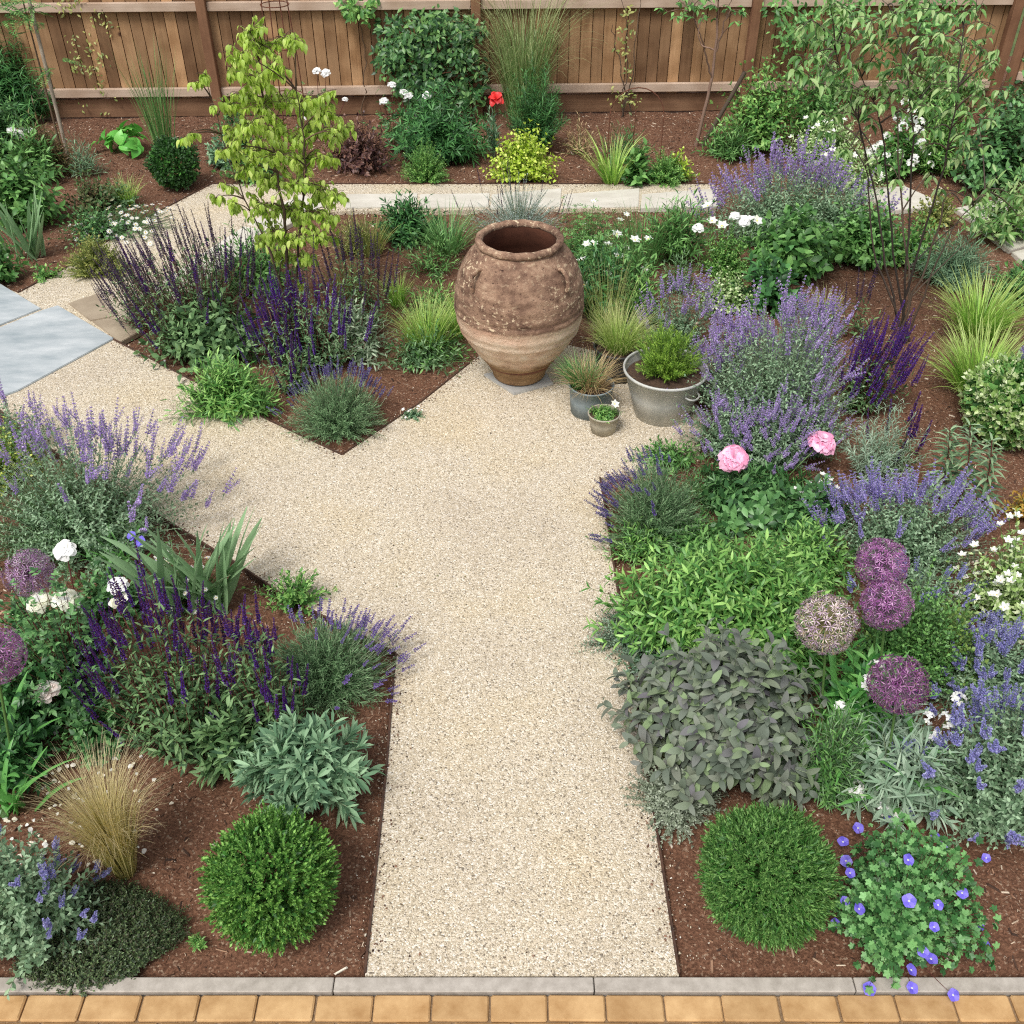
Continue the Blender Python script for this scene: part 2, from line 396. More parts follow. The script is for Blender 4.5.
def petal(w=.9, cup=.35, nx=4, ny=4, ruf=0., curl=.2, seed=0):
    r = np.random.default_rng(seed); v, u, q = [], [], []
    for j in range(ny+1):
        t = j/ny; hw = w/2*math.sin(PI*min(.93, .12+.72*t))**.7
        for i in range(nx+1):
            x = -1+2*i/nx
            v.append((x*hw, t*(1-.12*x*x*t), cup*(x*hw)**2*2.2 + cup*.5*math.sin(PI*t*.9) - curl*t**4 + ruf*t*t*r.normal())); u.append((i/nx, t))
    for j in range(ny):
        for i in range(nx): a = j*(nx+1)+i; q.append((a, a+1, a+nx+2, a+nx+1))
    return T_(v, q, (), u)
def rosebloom(rad, layers, ruf=.03, seed=0):
    """cupped double bloom, petals in layers from tight and upright at the heart to wide and open outside"""
    r = np.random.default_rng(seed); mb = MB()
    for li, (cnt, el, ln, off) in enumerate(layers):
        tm = petal(1.0, .45, 6, 6, ruf, .25, seed+li)
        for k in range(cnt):
            a = k*2*PI/cnt+li*.9+r.normal()*.15; e = math.radians(el)+r.normal()*.1
            d = np.array([math.cos(a)*math.cos(e), math.sin(a)*math.cos(e), math.sin(e)]); inward = np.array([-math.cos(a)*math.sin(e), -math.sin(a)*math.sin(e), math.cos(e)])
            mb.inst(tm, np.array([[math.cos(a)*off*rad, math.sin(a)*off*rad, 0]]), frames(d[None], inward[None]), np.array([rad*ln*r.uniform(.9, 1.1)]))
    return mb
ROSE = [(7, 12, 1.0, .0), (7, 32, .92, .03), (6, 52, .8, .04), (5, 68, .68, .05), (5, 80, .55, .04)]
PEONY = [(8, 8, 1.0, .0), (9, 28, .95, .04), (9, 45, .9, .05), (9, 60, .82, .08), (9, 72, .75, .1), (7, 84, .7, .06)]
def daisy(rad, np_, petm, eye, w=.5, cup=.1, eyer=.22, el=12):
    mb = MB(); tm = leaf(w, 5, 'oval', .1, .15) if np_ == 5 else leaf(w, 2, 'obov', .1, .15); a = np.arange(np_)*2*PI/np_+rng.normal(size=np_)*.06; e = math.radians(el)
    d = np.stack([np.cos(a)*math.cos(e), np.sin(a)*math.cos(e), math.sin(e)+0*a], -1)
    mb.inst(tm, d*rad*.08, frames(d, np.tile([0, 0, 1.], (np_, 1))), np.full(np_, rad))
    v, q = lathe([(rad*eyer, .0), (rad*eyer*.9, rad*.1), (rad*eyer*.5, rad*.16), (.0001, rad*.18)], 8); mb.add(v, q, None, None, 1)
    return mb
def allium(rad, n, petl, seed=0, ped=True):
    mb = MB(); i = np.arange(n); z = 1-2*(i+.5)/n; a = i*2.39996; r = np.sqrt(1-z*z)
    nrm = unit(np.stack([r*np.cos(a), r*np.sin(a), z], -1)+.07*rng.normal(size=(n, 3))); p = nrm*(rad*rng.uniform(.8, 1.0, n))[:, None]
    tubes(mb, np.stack([nrm*.02*rad, p*.5, p], 1), rad*.009, 3, 1)
    x = unit(np.cross(nrm, randdir(n))); y = np.cross(nrm, x)
    for k in range(6):
        an = k*PI/3; d = x*math.cos(an)+y*math.sin(an)+nrm*.35
        mb.inst(tiny(.2, .3), p, frames(d, nrm), rad*petl*rng.uniform(.8, 1.15, n), 0)
    mb.inst(tiny(.9, .3), p, frames(nrm, x), np.full(n, rad*.07), 2)
    return mb
DENOISE = False
EXPOSURE = 0.66
# ================================================================== camera, light
cam = bpy.data.cameras.new('camera'); cam.sensor_width = 36; cam.lens = 36*FPX/1024; cam.clip_end = 300; cam.clip_start = .05
co = bpy.data.objects.new('camera', cam); COL.objects.link(co); co.location = (0, 0, HC); co.rotation_euler = (PI/2-PITCH, 0, 0); sc.camera = co
w = bpy.data.worlds.new('World'); sc.world = w; w.use_nodes = True
nt = w.node_tree; bg = nt.nodes['Background']
sky = nt.nodes.new('ShaderNodeTexSky'); sky.sky_type = 'NISHITA'; sky.sun_disc = False
SUN_EL, SUN_AZ = math.radians(58), math.radians(-150)
sky.sun_elevation = SUN_EL; sky.sun_rotation = SUN_AZ; sky.dust_density = 3; sky.air_density = 1.0
hs = nt.nodes.new('ShaderNodeHueSaturation'); hs.inputs['Saturation'].default_value = .22
nt.links.new(sky.outputs[0], hs.inputs['Color']); nt.links.new(hs.outputs[0], bg.inputs[0]); bg.inputs[1].default_value = .11
sl = bpy.data.lights.new('sun', 'SUN'); sl.energy = 1.5; sl.angle = math.radians(17); sl.color = (1, .96, .9)
so = bpy.data.objects.new('sun', sl); COL.objects.link(so)
sdir = Vector((math.sin(SUN_AZ)*math.cos(SUN_EL), math.cos(SUN_AZ)*math.cos(SUN_EL), math.sin(SUN_EL)))
so.rotation_euler = sdir.to_track_quat('Z', 'Y').to_euler(); so.location = (0, 0, 12)
sc.view_settings.view_transform = 'Standard'; sc.view_settings.look = 'None'; sc.view_settings.exposure = EXPOSURE; sc.view_settings.gamma = 1
sc.render.engine = 'CYCLES'; cy = sc.cycles
cy.max_bounces = 6; cy.diffuse_bounces = 4; cy.glossy_bounces = 2; cy.transmission_bounces = 3; cy.transparent_max_bounces = 4
cy.use_denoising = DENOISE; cy.filter_width = 1.15; cy.caustics_reflective = False; cy.caustics_refractive = False
# ================================================================== ground
def pxpoly(pts, z=0.): return [tuple(G(x, y, z)) for x, y in pts]
GRAVEL = [(365, 976), (386.5, 768), (393.5, 676), (396, 654), (285, 597), (240, 566), (150, 511), (55, 453), (0, 411), (-90, 345), (-90, 250), (18, 293), (66, 268), (110, 240), (160, 211), (212, 184), (715, 184), (716, 208), (350, 211), (300, 213), (215, 262), (118, 330), (112, 339), (270, 421), (342, 455), (420, 403), (470, 363), (500, 340), (545, 340), (600, 352), (662, 372), (705, 412), (700, 452), (640, 470), (600, 478), (608, 527), (619.5, 604), (657, 833), (679, 976)]
GP = pxpoly(GRAVEL)
def slab(name, poly, z0, z1, mat, parent=None, bevel=0.0):
    """flat polygon with real thickness; triangulated by bmesh"""
    import bmesh
    bm = bmesh.new(); vs = [bm.verts.new((x, y, z1)) for x, y, *_ in poly]; f = bm.faces.new(vs)
    bm.normal_update()
    if f.normal.z < 0: f.normal_flip()
    r = bmesh.ops.extrude_face_region(bm, geom=[f])
    # the extruded copy stays on top, the first face sinks
    for v in vs: v.co.z = z0
    bmesh.ops.triangulate(bm, faces=[q for q in bm.faces if len(q.verts) > 4])
    bmesh.ops.recalc_face_normals(bm, faces=bm.faces)
    if bevel:
        es = [e for e in bm.edges if all(abs(v.co.z-z1) < 1e-5 for v in e.verts) and len(e.link_faces) == 2 and abs(e.link_faces[0].normal.z-e.link_faces[1].normal.z) > .5]
        bmesh.ops.bevel(bm, geom=es, offset=bevel, segments=2, affect='EDGES')
    me = bpy.data.meshes.new(name); bm.to_mesh(me); bm.free(); me.materials.append(mat)
    o = bpy.data.objects.new(name, me); COL.objects.link(o); o.parent = parent; return o
# gravel: every stone its own tone
def gravel_mat():
    m, nt, out = newmat('gravel'); L = nt.links.new
    tc = N(nt, 'ShaderNodeTexCoord'); nz = N(nt, 'ShaderNodeTexNoise', i_Scale=60., i_Detail=2.)
    L(tc.outputs['Object'], nz.inputs['Vector'])
    ad = N(nt, 'ShaderNodeVectorMath', operation='MULTIPLY_ADD'); ad.inputs[1].default_value = (.008,)*3
    L(nz.outputs['Color'], ad.inputs[0]); L(tc.outputs['Object'], ad.inputs[2])
    v1 = N(nt, 'ShaderNodeTexVoronoi', i_Scale=155.); L(ad.outputs[0], v1.inputs['Vector'])
    v2 = N(nt, 'ShaderNodeTexVoronoi', i_Scale=300.); L(ad.outputs[0], v2.inputs['Vector'])
    s = N(nt, 'ShaderNodeSeparateColor'); L(v1.outputs['Color'], s.inputs[0])
    s2 = N(nt, 'ShaderNodeSeparateColor'); L(v2.outputs['Color'], s2.inputs[0])
    st = [(0, '#766d62'), (.07, '#998f80'), (.18, '#b9ad98'), (.42, '#cdc1ac'), (.64, '#d9cfbe'), (.86, '#e3dcd0'), (1, '#efece5')]
    c1 = ramp(nt, s.outputs[0], st); c2 = ramp(nt, s2.outputs[1], [(0, '#8f8576'), (.25, '#b8ac97'), (.6, '#d1c5b0'), (1, '#e3dccf')])
    big = N(nt, 'ShaderNodeMath', operation='GREATER_THAN', i_1=.42); L(s.outputs[1], big.inputs[0])
    c = mixc(nt, big.outputs[0], c2, c1)
    pat = N(nt, 'ShaderNodeTexNoise', i_Scale=1.3, i_Detail=4.); L(tc.outputs['Object'], pat.inputs['Vector'])
    pc = ramp(nt, pat.outputs[0], [(.3, '#f3eee8'), (.5, '#fffbf4'), (.75, '#fff6e2')])
    c = mixc(nt, 1.0, c, pc, 'MULTIPLY')
    p = N(nt, 'ShaderNodeBsdfPrincipled', i_Roughness=.8); L(c, p.inputs['Base Color'])
    h1 = N(nt, 'ShaderNodeMath', operation='MULTIPLY', i_1=-1.); L(v1.outputs['Distance'], h1.inputs[0])
    h = N(nt, 'ShaderNodeMath', operation='MULTIPLY_ADD', i_1=-.5); L(v2.outputs['Distance'], h.inputs[0]); L(h1.outputs[0], h.inputs[2])
    bumpy(nt, p, h.outputs[0], .7, .005); L(p.outputs[0], out.inputs[0]); return m
M_gravel = gravel_mat()
M_stone = noisemat('stone_bits', '#a58a62', '#f3e8d2', 3, .8, bump=0, island=.3, lo=.2, hi=.8)
M_soil, nt_, out_ = newmat('soil'); 
def _soil():
    nt, out = nt_, out_; L = nt.links.new
    tc = N(nt, 'ShaderNodeTexCoord'); n1 = N(nt, 'ShaderNodeTexNoise', i_Scale=1.6, i_Detail=5.); n2 = N(nt, 'ShaderNodeTexNoise', i_Scale=90., i_Detail=6.)
    v = N(nt, 'ShaderNodeTexVoronoi', i_Scale=130.)
    for q in (n1, n2, v): L(tc.outputs['Object'], q.inputs['Vector'])
    c = ramp(nt, n1.outputs[0], [(.3, '#573c2e'), (.55, '#74503d'), (.75, '#86624d')])
    sep = N(nt, 'ShaderNodeSeparateColor'); L(v.outputs['Color'], sep.inputs[0])
    c = mixc(nt, .55, c, ramp(nt, sep.outputs[0], [(0, '#37251a'), (.5, '#694736'), (.9, '#906b54'), (1, '#d4bfa6')]))
    c = mixc(nt, .35, c, ramp(nt, n2.outputs[0], [(.3, '#3c2a20'), (.7, '#85624e')]))
    p = N(nt, 'ShaderNodeBsdfPrincipled', i_Roughness=.95); p.inputs['Specular IOR Level'].default_value = .2; L(c, p.inputs['Base Color'])
    bumpy(nt, p, n2.outputs[0], .9, .012); L(p.outputs[0], out.inputs[0])
_soil()
xs, ys = np.arange(-9, 9.01, .03), np.arange(.3, 14, .03); X, Y = np.meshgrid(xs, ys)
Z = SOIL-.008 + .022*fbm(X, Y, 2.5, 3, 3) + .018*fbm(X, Y, 16, 2, 9)
Z = np.where(inpoly(X, Y, GP), -.06, Z); Z = np.where(Y < 1.74, -.12, Z)
idx = np.arange(X.size).reshape(X.shape); q = np.stack([idx[:-1, :-1], idx[:-1, 1:], idx[1:, 1:], idx[1:, :-1]], -1).reshape(-1, 4)
tag(MB().add(np.stack([X, Y, Z], -1), q).build('ground', M_soil), kind='structure')
big = MB().add([(-80, -60, -.14), (80, -60, -.14), (80, 90, -.14), (-80, 90, -.14)], [(0, 1, 2, 3)])
tag(big.build('terrain', noisemat('meadow', '#3d4f28', '#5d6a38', 3, .95)), kind='structure')
tag(slab('gravel_path', GP, -.05, 0, M_gravel), kind='structure')
# loose stones lying on the gravel and a few kicked into the beds
n = 26000; bx = np.array(GP); pts = np.stack([rnd(-4, 3, n*2), rnd(1.75, 8.9, n*2)], -1)
ins = inpoly(pts[:, 0], pts[:, 1], GP); pts = pts[ins][:n]
pb = T_([(1, 0, 0), (-.1, .8, .05), (-.9, .15, 0), (.05, -.75, .02), (.05, .05, .55), (0, 0, -.4)], (), [(0, 1, 4), (1, 2, 4), (2, 3, 4), (3, 0, 4), (1, 0, 5), (2, 1, 5), (3, 2, 5), (0, 3, 5)])
mb = MB(); a = rnd(0, 6.28, len(pts)); R = frames(np.stack([np.cos(a), np.sin(a), .15*rng.normal(size=len(a))], -1), np.array([0, 0, 1.])+.25*rng.normal(size=(len(a), 3)))
mb.inst(pb, np.column_stack([pts, np.full(len(pts), .001)]), R, rnd(.0022, .0048, len(pts)))
m_peb, nt, out = newmat('pebbles'); g = N(nt, 'ShaderNodeNewGeometry'); p = N(nt, 'ShaderNodeBsdfPrincipled', i_Roughness=.75)
nt.links.new(ramp(nt, g.outputs['Random Per Island'], [(0, '#6a5846'), (.1, '#a5977f'), (.4, '#d6c9b0'), (.8, '#e8dfce'), (1, '#f4f0e8')]), p.inputs[0]); nt.links.new(p.outputs[0], out.inputs[0])
tag(mb.build('gravel_stones', m_peb, smooth=False), 'loose cream and tan pebbles strewn over the gravel path', 'gravel', kind='stuff')
# bark mulch
def mulch():
    n = 90000; x, y = rnd(-6.5, 6.5, n), 1.76+rnd(0, 1, n)**.9*9.9
    ok = ~inpoly(x, y, GP) & (np.abs(x) < .62*(y+1.6)+.5); x, y = x[ok], y[ok]; n = len(x)
    z = SOIL-.008 + .022*fbm(x, y, 2.5, 3, 3) + .018*fbm(x, y, 16, 2, 9)
    t = T_([(-.3, -1, -.2), (.3, -.9, -.2), (.25, 1, -.2), (-.35, .85, -.2), (-.22, -.8, .25), (.25, -.7, .2), (.15, .8, .25), (-.25, .7, .2)], [(0, 3, 2, 1), (4, 5, 6, 7), (0, 1, 5, 4), (1, 2, 6, 5), (2, 3, 7, 6), (3, 0, 4, 7)])
    a = rnd(0, 6.28, n); s = np.minimum(np.exp(rng.normal(size=n)*.5)*.0062, .017)
    R = frames(np.stack([np.cos(a), np.sin(a), .3*rng.normal(size=n)], -1), np.array([0, 0, 1.])+.5*rng.normal(size=(n, 3)))
    mb = MB().inst(t, np.column_stack([x, y, z+.003]), R, np.column_stack([s*rnd(.5, 1.3, n), s*rnd(.7, 1.9, n), s*rnd(.5, 1, n)]))
    m, nt, out = newmat('bark'); g = N(nt, 'ShaderNodeNewGeometry'); p = N(nt, 'ShaderNodeBsdfPrincipled', i_Roughness=.9)
    nt.links.new(ramp(nt, g.outputs['Random Per Island'], [(0, '#33231a'), (.35, '#5f4232'), (.6, '#845f49'), (.82, '#a8866c'), (.92, '#cbb79f'), (1, '#e6dccb')]), p.inputs[0]); nt.links.new(p.outputs[0], out.inputs[0])
    tag(mb.build('bark_mulch', m, smooth=False), 'reddish brown bark mulch covering the planting beds', 'mulch', kind='stuff')
mulch()
def grit():
    n = 60000; x, y = rnd(-6, 6, n), 1.77+rnd(0, 1, n)**1.3*9.5
    ok = ~inpoly(x, y, GP) & (np.abs(x) < .6*(y+1.6)+.4) & (vnoise(x, y, 3, 77)+.5 > rnd(0, .9, n)); x, y = x[ok], y[ok]; n = len(x)
    z = SOIL-.004 + .022*fbm(x, y, 2.5, 3, 3) + .018*fbm(x, y, 16, 2, 9)
    mb = MB().inst(pb, np.column_stack([x, y, z]), frames(randdir(n), randdir(n)), rnd(.0014, .0036, n))
    m, nt, out = newmat('grit'); g = N(nt, 'ShaderNodeNewGeometry'); p = N(nt, 'ShaderNodeBsdfPrincipled', i_Roughness=.9)
    nt.links.new(ramp(nt, g.outputs['Random Per Island'], [(0, '#7d6a58'), (.5, '#b3a08a'), (1, '#e2d8ca')]), p.inputs[0]); nt.links.new(p.outputs[0], out.inputs[0])
    tag(mb.build('grit', m, smooth=False), 'fine pale grit sprinkled over the mulch of the beds', 'grit', kind='stuff')
grit()
def litter():
    n = 420; x, y = rnd(-4, 2.5, n), rnd(1.8, 8.8, n); ok = inpoly(x, y, GP); x, y = x[ok], y[ok]; n = len(x)
    mb = MB().inst(tiny(.6, .4), np.column_stack([x, y, np.full(n, .004)]), frames(randdir(n)*[1, 1, .1], np.array([0, 0, 1.])+.3*randdir(n)), rnd(.004, .016, n))
    tag(mb.build('leaf_litter', leafmat('#3f3022', '#6a5334', '#5f6a34', '#8a7a5a', trans=0)), 'small fallen leaves and dark crumbs lying on the gravel', 'leaf litter', kind='stuff')
    # soil and bark kicked over the edging, stones spilt into the beds
    P0 = []
    for a, b in zip(GP, GP[1:]+GP[:1]):
        a, b = np.array(a[:2]), np.array(b[:2]); L = np.linalg.norm(b-a); k = int(L*220)
        if k < 1: continue
        d = (b-a)/L; nn = np.array([-d[1], d[0]]); t = rng.random(k)[:, None]; P0.append(a+(b-a)*t+nn*rng.normal(size=(k, 1))*.035)
    p = np.concatenate(P0); p = p[(p[:, 1] > 1.8) & (np.abs(p[:, 0]) < 6)]; ing = inpoly(p[:, 0], p[:, 1], GP)
    q = p[ing]; mb = MB().inst(pb, np.column_stack([q, np.full(len(q), .003)]), frames(randdir(len(q)), randdir(len(q))), rnd(.002, .008, len(q)))
    tag(mb.build('soil_crumbs', leafmat('#3a281f', '#5c4335', '#7a5c4a', trans=0, rough=.95), smooth=False), 'crumbs of soil and bark spilt over the edging onto the gravel', 'soil', kind='stuff')
    q = p[~ing]; z = SOIL-.002 + .022*fbm(q[:, 0], q[:, 1], 2.5, 3, 3) + .018*fbm(q[:, 0], q[:, 1], 16, 2, 9)
    tag(MB().inst(pb, np.column_stack([q, z]), frames(randdir(len(q)), randdir(len(q))), rnd(.0025, .006, len(q))).build('spilt_stones', m_peb, smooth=False), 'cream stones spilt from the path into the edge of the beds', 'gravel', kind='stuff')
litter()
# fallen petals in the beds
def petals(px, spread, n, col, label):
    mb = MB()
    for (x, y), k in px:
        c = G(x, y, SOIL); k = int(k); q = c+np.column_stack([rng.normal(size=(k, 2))*spread, rnd(.004, .02, k)])
        mb.inst(petal(.9, .2, 2, 2), q, frames(randdir(k)*[1, 1, .2], np.array([0, 0, 1.])+.3*randdir(k)), rnd(.012, .024, k))
    tag(mb.build('fallen_petals', leafmat(*col, trans=.2), None), label, 'petals', kind='stuff')
petals([((60, 765), 40), ((40, 805), 36), ((80, 825), 34), ((150, 810), 12), ((30, 740), 20), ((100, 770), 12), ((155, 350), 8), ((20, 262), 6)], .16, 0, ('#f3efe6', '#e4d8c4'), 'pale fallen rose petals scattered over the mulch by the blonde grass')
# ================================================================== edging, slabs, kerb, block paving
M_edge = noisemat('edge_steel', '#33241d', '#5d4030', 30, .85, bump=.2)
def edging(pts, label):
    mb = MB(); p = [G(x, y, 0) for x, y in pts]
    for a, b in zip(p[:-1], p[1:]):
        d = b-a; L = np.linalg.norm(d); box(mb, ((a+b)/2)[:2].tolist()+[-.035], (L-.004, .009, .09), math.atan2(d[1], d[0]))
    o = mb.build('edging_strip', M_edge, smooth=False); tag(o, label, 'edging', 'steel edging round the beds')
edging([(365, 974), (386.5, 768), (393.5, 676), (396, 654)], 'dark edging along the left side of the straight gravel path')
edging([(396, 654), (285, 597), (240, 566), (150, 511), (55, 453), (0, 411), (-60, 366)], 'dark edging behind the lavender and catmint, running up to the blue slabs')
edging([(679, 974), (657, 833), (619.5, 604), (608, 527), (600, 478)], 'dark edging beside the purple sage on the right of the path')
edging([(112, 339), (270, 421), (342, 455)], 'dark edging from the brown slabs to the corner in front of the dark lavender')
edging([(342, 455), (420, 403), (470, 363)], 'dark edging between the dark lavender corner and the big clay jar')
edging([(18, 293), (66, 268), (110, 240), (160, 211), (212, 184)], 'dark edging below the white daisies at the back path')
edging([(212, 184), (480, 184), (715, 184)], 'dark edging along the back path in front of the fence border')
def stone(name, c1, c2, sc_=4, **k): return noisemat(name, c1, c2, sc_, .75, bump=.35, bdist=.004, **k)
M_blue = stone('blue_sandstone', '#8d989d', '#bfc4c6', 2.4, stretch=(1, 2.6, 1)); M_brown = stone('brown_sandstone', '#8a7a66', '#b3a48e', 3); M_pale = stone('pale_sandstone', '#b9b3a6', '#dcd7cc', 2.2, stretch=(1, 2, 1))
def paving(px, mat, label, z=.012, name='stone_slab'):
    o = slab(name, [tuple(G(x, y, z)) for x, y in px], -.03, z, mat, None, .004); tag(o, kind='structure'); o['label'] = label
paving([(-60, 250), (-2, 282), (41, 308), (-1, 325), (-90, 366)], M_blue, 'upper blue grey sandstone slab at the path junction')
paving([(43, 309.5), (58, 305), (114, 338), (18, 390), (-90, 430), (-90, 369), (0, 327)], M_blue, 'large blue grey sandstone slab with a chipped pale front edge')
paving([(68, 303), (98, 293), (114, 316), (90, 320.5)], M_brown, 'brown sandstone slab beside the salvia bed', .008)
paving([(92, 321), (115, 316.5), (142, 330), (120, 342)], M_brown, 'brown sandstone slab by the bed corner', .008)
xs_ = [345, 418, 490, 562, 640, 718]
for a, b in zip(xs_[:-1], xs_[1:]): paving([(a+.5, 208), (a+2, 194), (b-.5, 193 if b < 560 else 188), (b-1.5, 206.5)], M_pale, 'pale sandstone slab of the back path', .01, 'path_slab')
for px in ([(150, 290), (196, 258), (232, 262), (178, 300)], [(198, 256), (244, 226), (275, 232), (234, 260)], [(247, 224), (298, 194), (330, 202), (278, 230)]): paving(px, M_pale, 'pale sandstone slab of the side path', .01, 'path_slab')
for px in ([(850, 188), (905, 186), (950, 206), (895, 210)], [(955, 208), (1000, 198), (1060, 236), (1010, 250)], [(1012, 252), (1062, 238), (1120, 282), (1060, 290)]): paving(px, M_pale, 'pale sandstone slab of the path under the tall shrub', .01, 'path_slab')
ky0, ky1 = G(512, 991.3, .012)[1], G(512, 976.5, .012)[1]
M_kerb = noisemat('kerb_concrete', '#989086', '#b9b1a7', 25, .85, bump=.25, bdist=.002)
mb = MB(); kl = .915; kx = G(334, 985)[0]
for i in range(-6, 7): box(mb, (kx+(i+.5)*kl, (ky0+ky1)/2, -.06), (kl-.004, ky1-ky0, .14))
tag(mb.build('kerb', M_kerb, smooth=False), kind='structure')
M_block = noisemat('paving_block', '#a37c4e', '#cba777', 9, .85, bump=.5, bdist=.004, island=.08)
mb = MB(); bl = .2015; x0 = G(286, 1005)[0]; bw = .0955
for r in range(14):
    for i in range(-22, 24):
        box(mb, (x0+i*bl+(.08 if r % 2 else 0)+rng.normal()*.0012, ky0-.004-(r+.5)*bw, -.042+rng.normal()*.0012), (bl-.004-rnd(0, .004), bw-.004-rnd(0, .004), .09), rng.normal()*.006)
tag(mb.build('block_paving', M_block, smooth=False), kind='structure')
mb = MB(); box(mb, (0, ky0-.75, -.04), (10, 1.49, .06)); tag(mb.build('joint_sand', noisemat('joint_sand', '#6b563f', '#9a8164', 120, .95, bump=.6), smooth=False), kind='structure')
# ================================================================== fence
def woodmat(name, c1, c2, c3, along=2):
    m, nt, out = newmat(name); L = nt.links.new
    tc = N(nt, 'ShaderNodeTexCoord'); g = N(nt, 'ShaderNodeNewGeometry')
    mp = N(nt, 'ShaderNodeMapping'); s = [28, 28, 28]; s[along] = 1.6; mp.inputs['Scale'].default_value = s
    off = N(nt, 'ShaderNodeVectorMath', operation='ADD'); cmb = N(nt, 'ShaderNodeCombineXYZ')
    ml = N(nt, 'ShaderNodeMath', operation='MULTIPLY', i_1=37.); L(g.outputs['Random Per Island'], ml.inputs[0]); L(ml.outputs[0], cmb.inputs[along])
    L(tc.outputs['Object'], off.inputs[0]); L(cmb.outputs[0], off.inputs[1]); L(off.outputs[0], mp.inputs[0])
    n = N(nt, 'ShaderNodeTexNoise', i_Scale=1., i_Detail=5., i_Roughness=.6, i_Distortion=.6); L(mp.outputs[0], n.inputs['Vector'])
    blot = N(nt, 'ShaderNodeTexNoise', i_Scale=3.2, i_Detail=3.); L(off.outputs[0], blot.inputs['Vector'])
    c = ramp(nt, n.outputs[0], [(.3, c1), (.55, c2), (.75, c3)])
    c = mixc(nt, .55, c, ramp(nt, blot.outputs[0], [(.35, c1), (.65, c3)]))
    tone = ramp(nt, g.outputs['Random Per Island'], [(0, '#a89a90'), (.5, '#d9cfc6'), (1, '#fff4ea')])
    c = mixc(nt, 1., c, tone, 'MULTIPLY')
    vk = N(nt, 'ShaderNodeTexVoronoi', i_Scale=2.2); L(off.outputs[0], vk.inputs['Vector'])
    kn = ramp(nt, vk.outputs['Distance'], [(.03, '#ffffff'), (.07, '#000000')])
    c = mixc(nt, kn, c, '#4a2c1a')
    p = N(nt, 'ShaderNodeBsdfPrincipled', i_Roughness=.85); L(c, p.inputs['Base Color']); bumpy(nt, p, n.outputs[0], .4, .004); L(p.outputs[0], out.inputs[0]); return m
M_board = woodmat('fence_board', '#8e6e4c', '#b59068', '#d0b08a'); M_rail = woodmat('fence_rail', '#bca896', '#d6c4b4', '#e6d8cb', 0); M_post = woodmat('fence_post', '#6e4c36', '#8a644a', '#a07c60')
M_grav = woodmat('gravel_board', '#6f533d', '#8c6a50', '#a08268', 0)
def fence(pa, pb, posts, label, zoff=0, name='wooden_fence', ztop=1.85):
    a, b = np.array(pa), np.array(pb); d = b-a; L = np.linalg.norm(d[:2]); ang = math.atan2(d[1], d[0])
    rt = root(name, (a[0], a[1], SOIL), label, 'fence'); rt.rotation_euler = (0, 0, ang)
    zr = [.27+zoff, 1.12+zoff, 1.72+zoff]
    ps = [p for p in posts]
    for p in ps:
        mb = MB(); box(mb, (p, -.035, ztop/2+.02), (.1, .1, ztop+.1)); mb.build('post', M_post, rt, smooth=False)
    for p, q in zip(ps[:-1], ps[1:]):
        mb = MB(); x = p+.02
        while x < q-.02:
            wd = .122+rng.normal()*.003; c = ((x+wd/2), .04+rng.normal()*.002, (.2+zoff+ztop)/2)
            box(mb, c, (wd-.009, .014, ztop-.2-zoff+rng.normal()*.004), .03); box(mb, (c[0]+wd/2, .066, c[2]), (.07, .012, ztop-.21-zoff)); x += wd
        mb.build('board_panel', M_board, rt, smooth=False)
        for z in zr:
            mb = MB(); box(mb, ((p+q)/2, -.004, z), (q-p-.104, .06, .085)); mb.build('rail', M_rail, rt, smooth=False)
        mb = MB(); box(mb, ((p+q)/2, .035, .1+zoff/2), (q-p-.104, .03, .19+zoff)); mb.build('gravel_board', M_grav, rt, smooth=False)
    return rt
fa, fb = G(-160, 121, SOIL), G(760, 111, SOIL); ux = unit(fb-fa)
def along(px, py=113): 
    # where the sight line of an upright meets the fence line
    d = ray(px, py); A = np.array([[ux[0], -d[0]], [ux[1], -d[1]]]); return float(np.linalg.solve(A, -fa[:2])[0])
fence(fa, fb, [along(-90), along(221), along(478), along(741), along(985)], 'closeboard brown fence with pale rails across the back of the garden')
fc = fa+ux*(along(985)+.12); fd = fc+np.array([2.2, -1.4, 0])
fence(fc, fd, [.06, 1.6, 3.1], 'reddish fence bay turning forward behind the tall multi-stemmed shrub', .1)

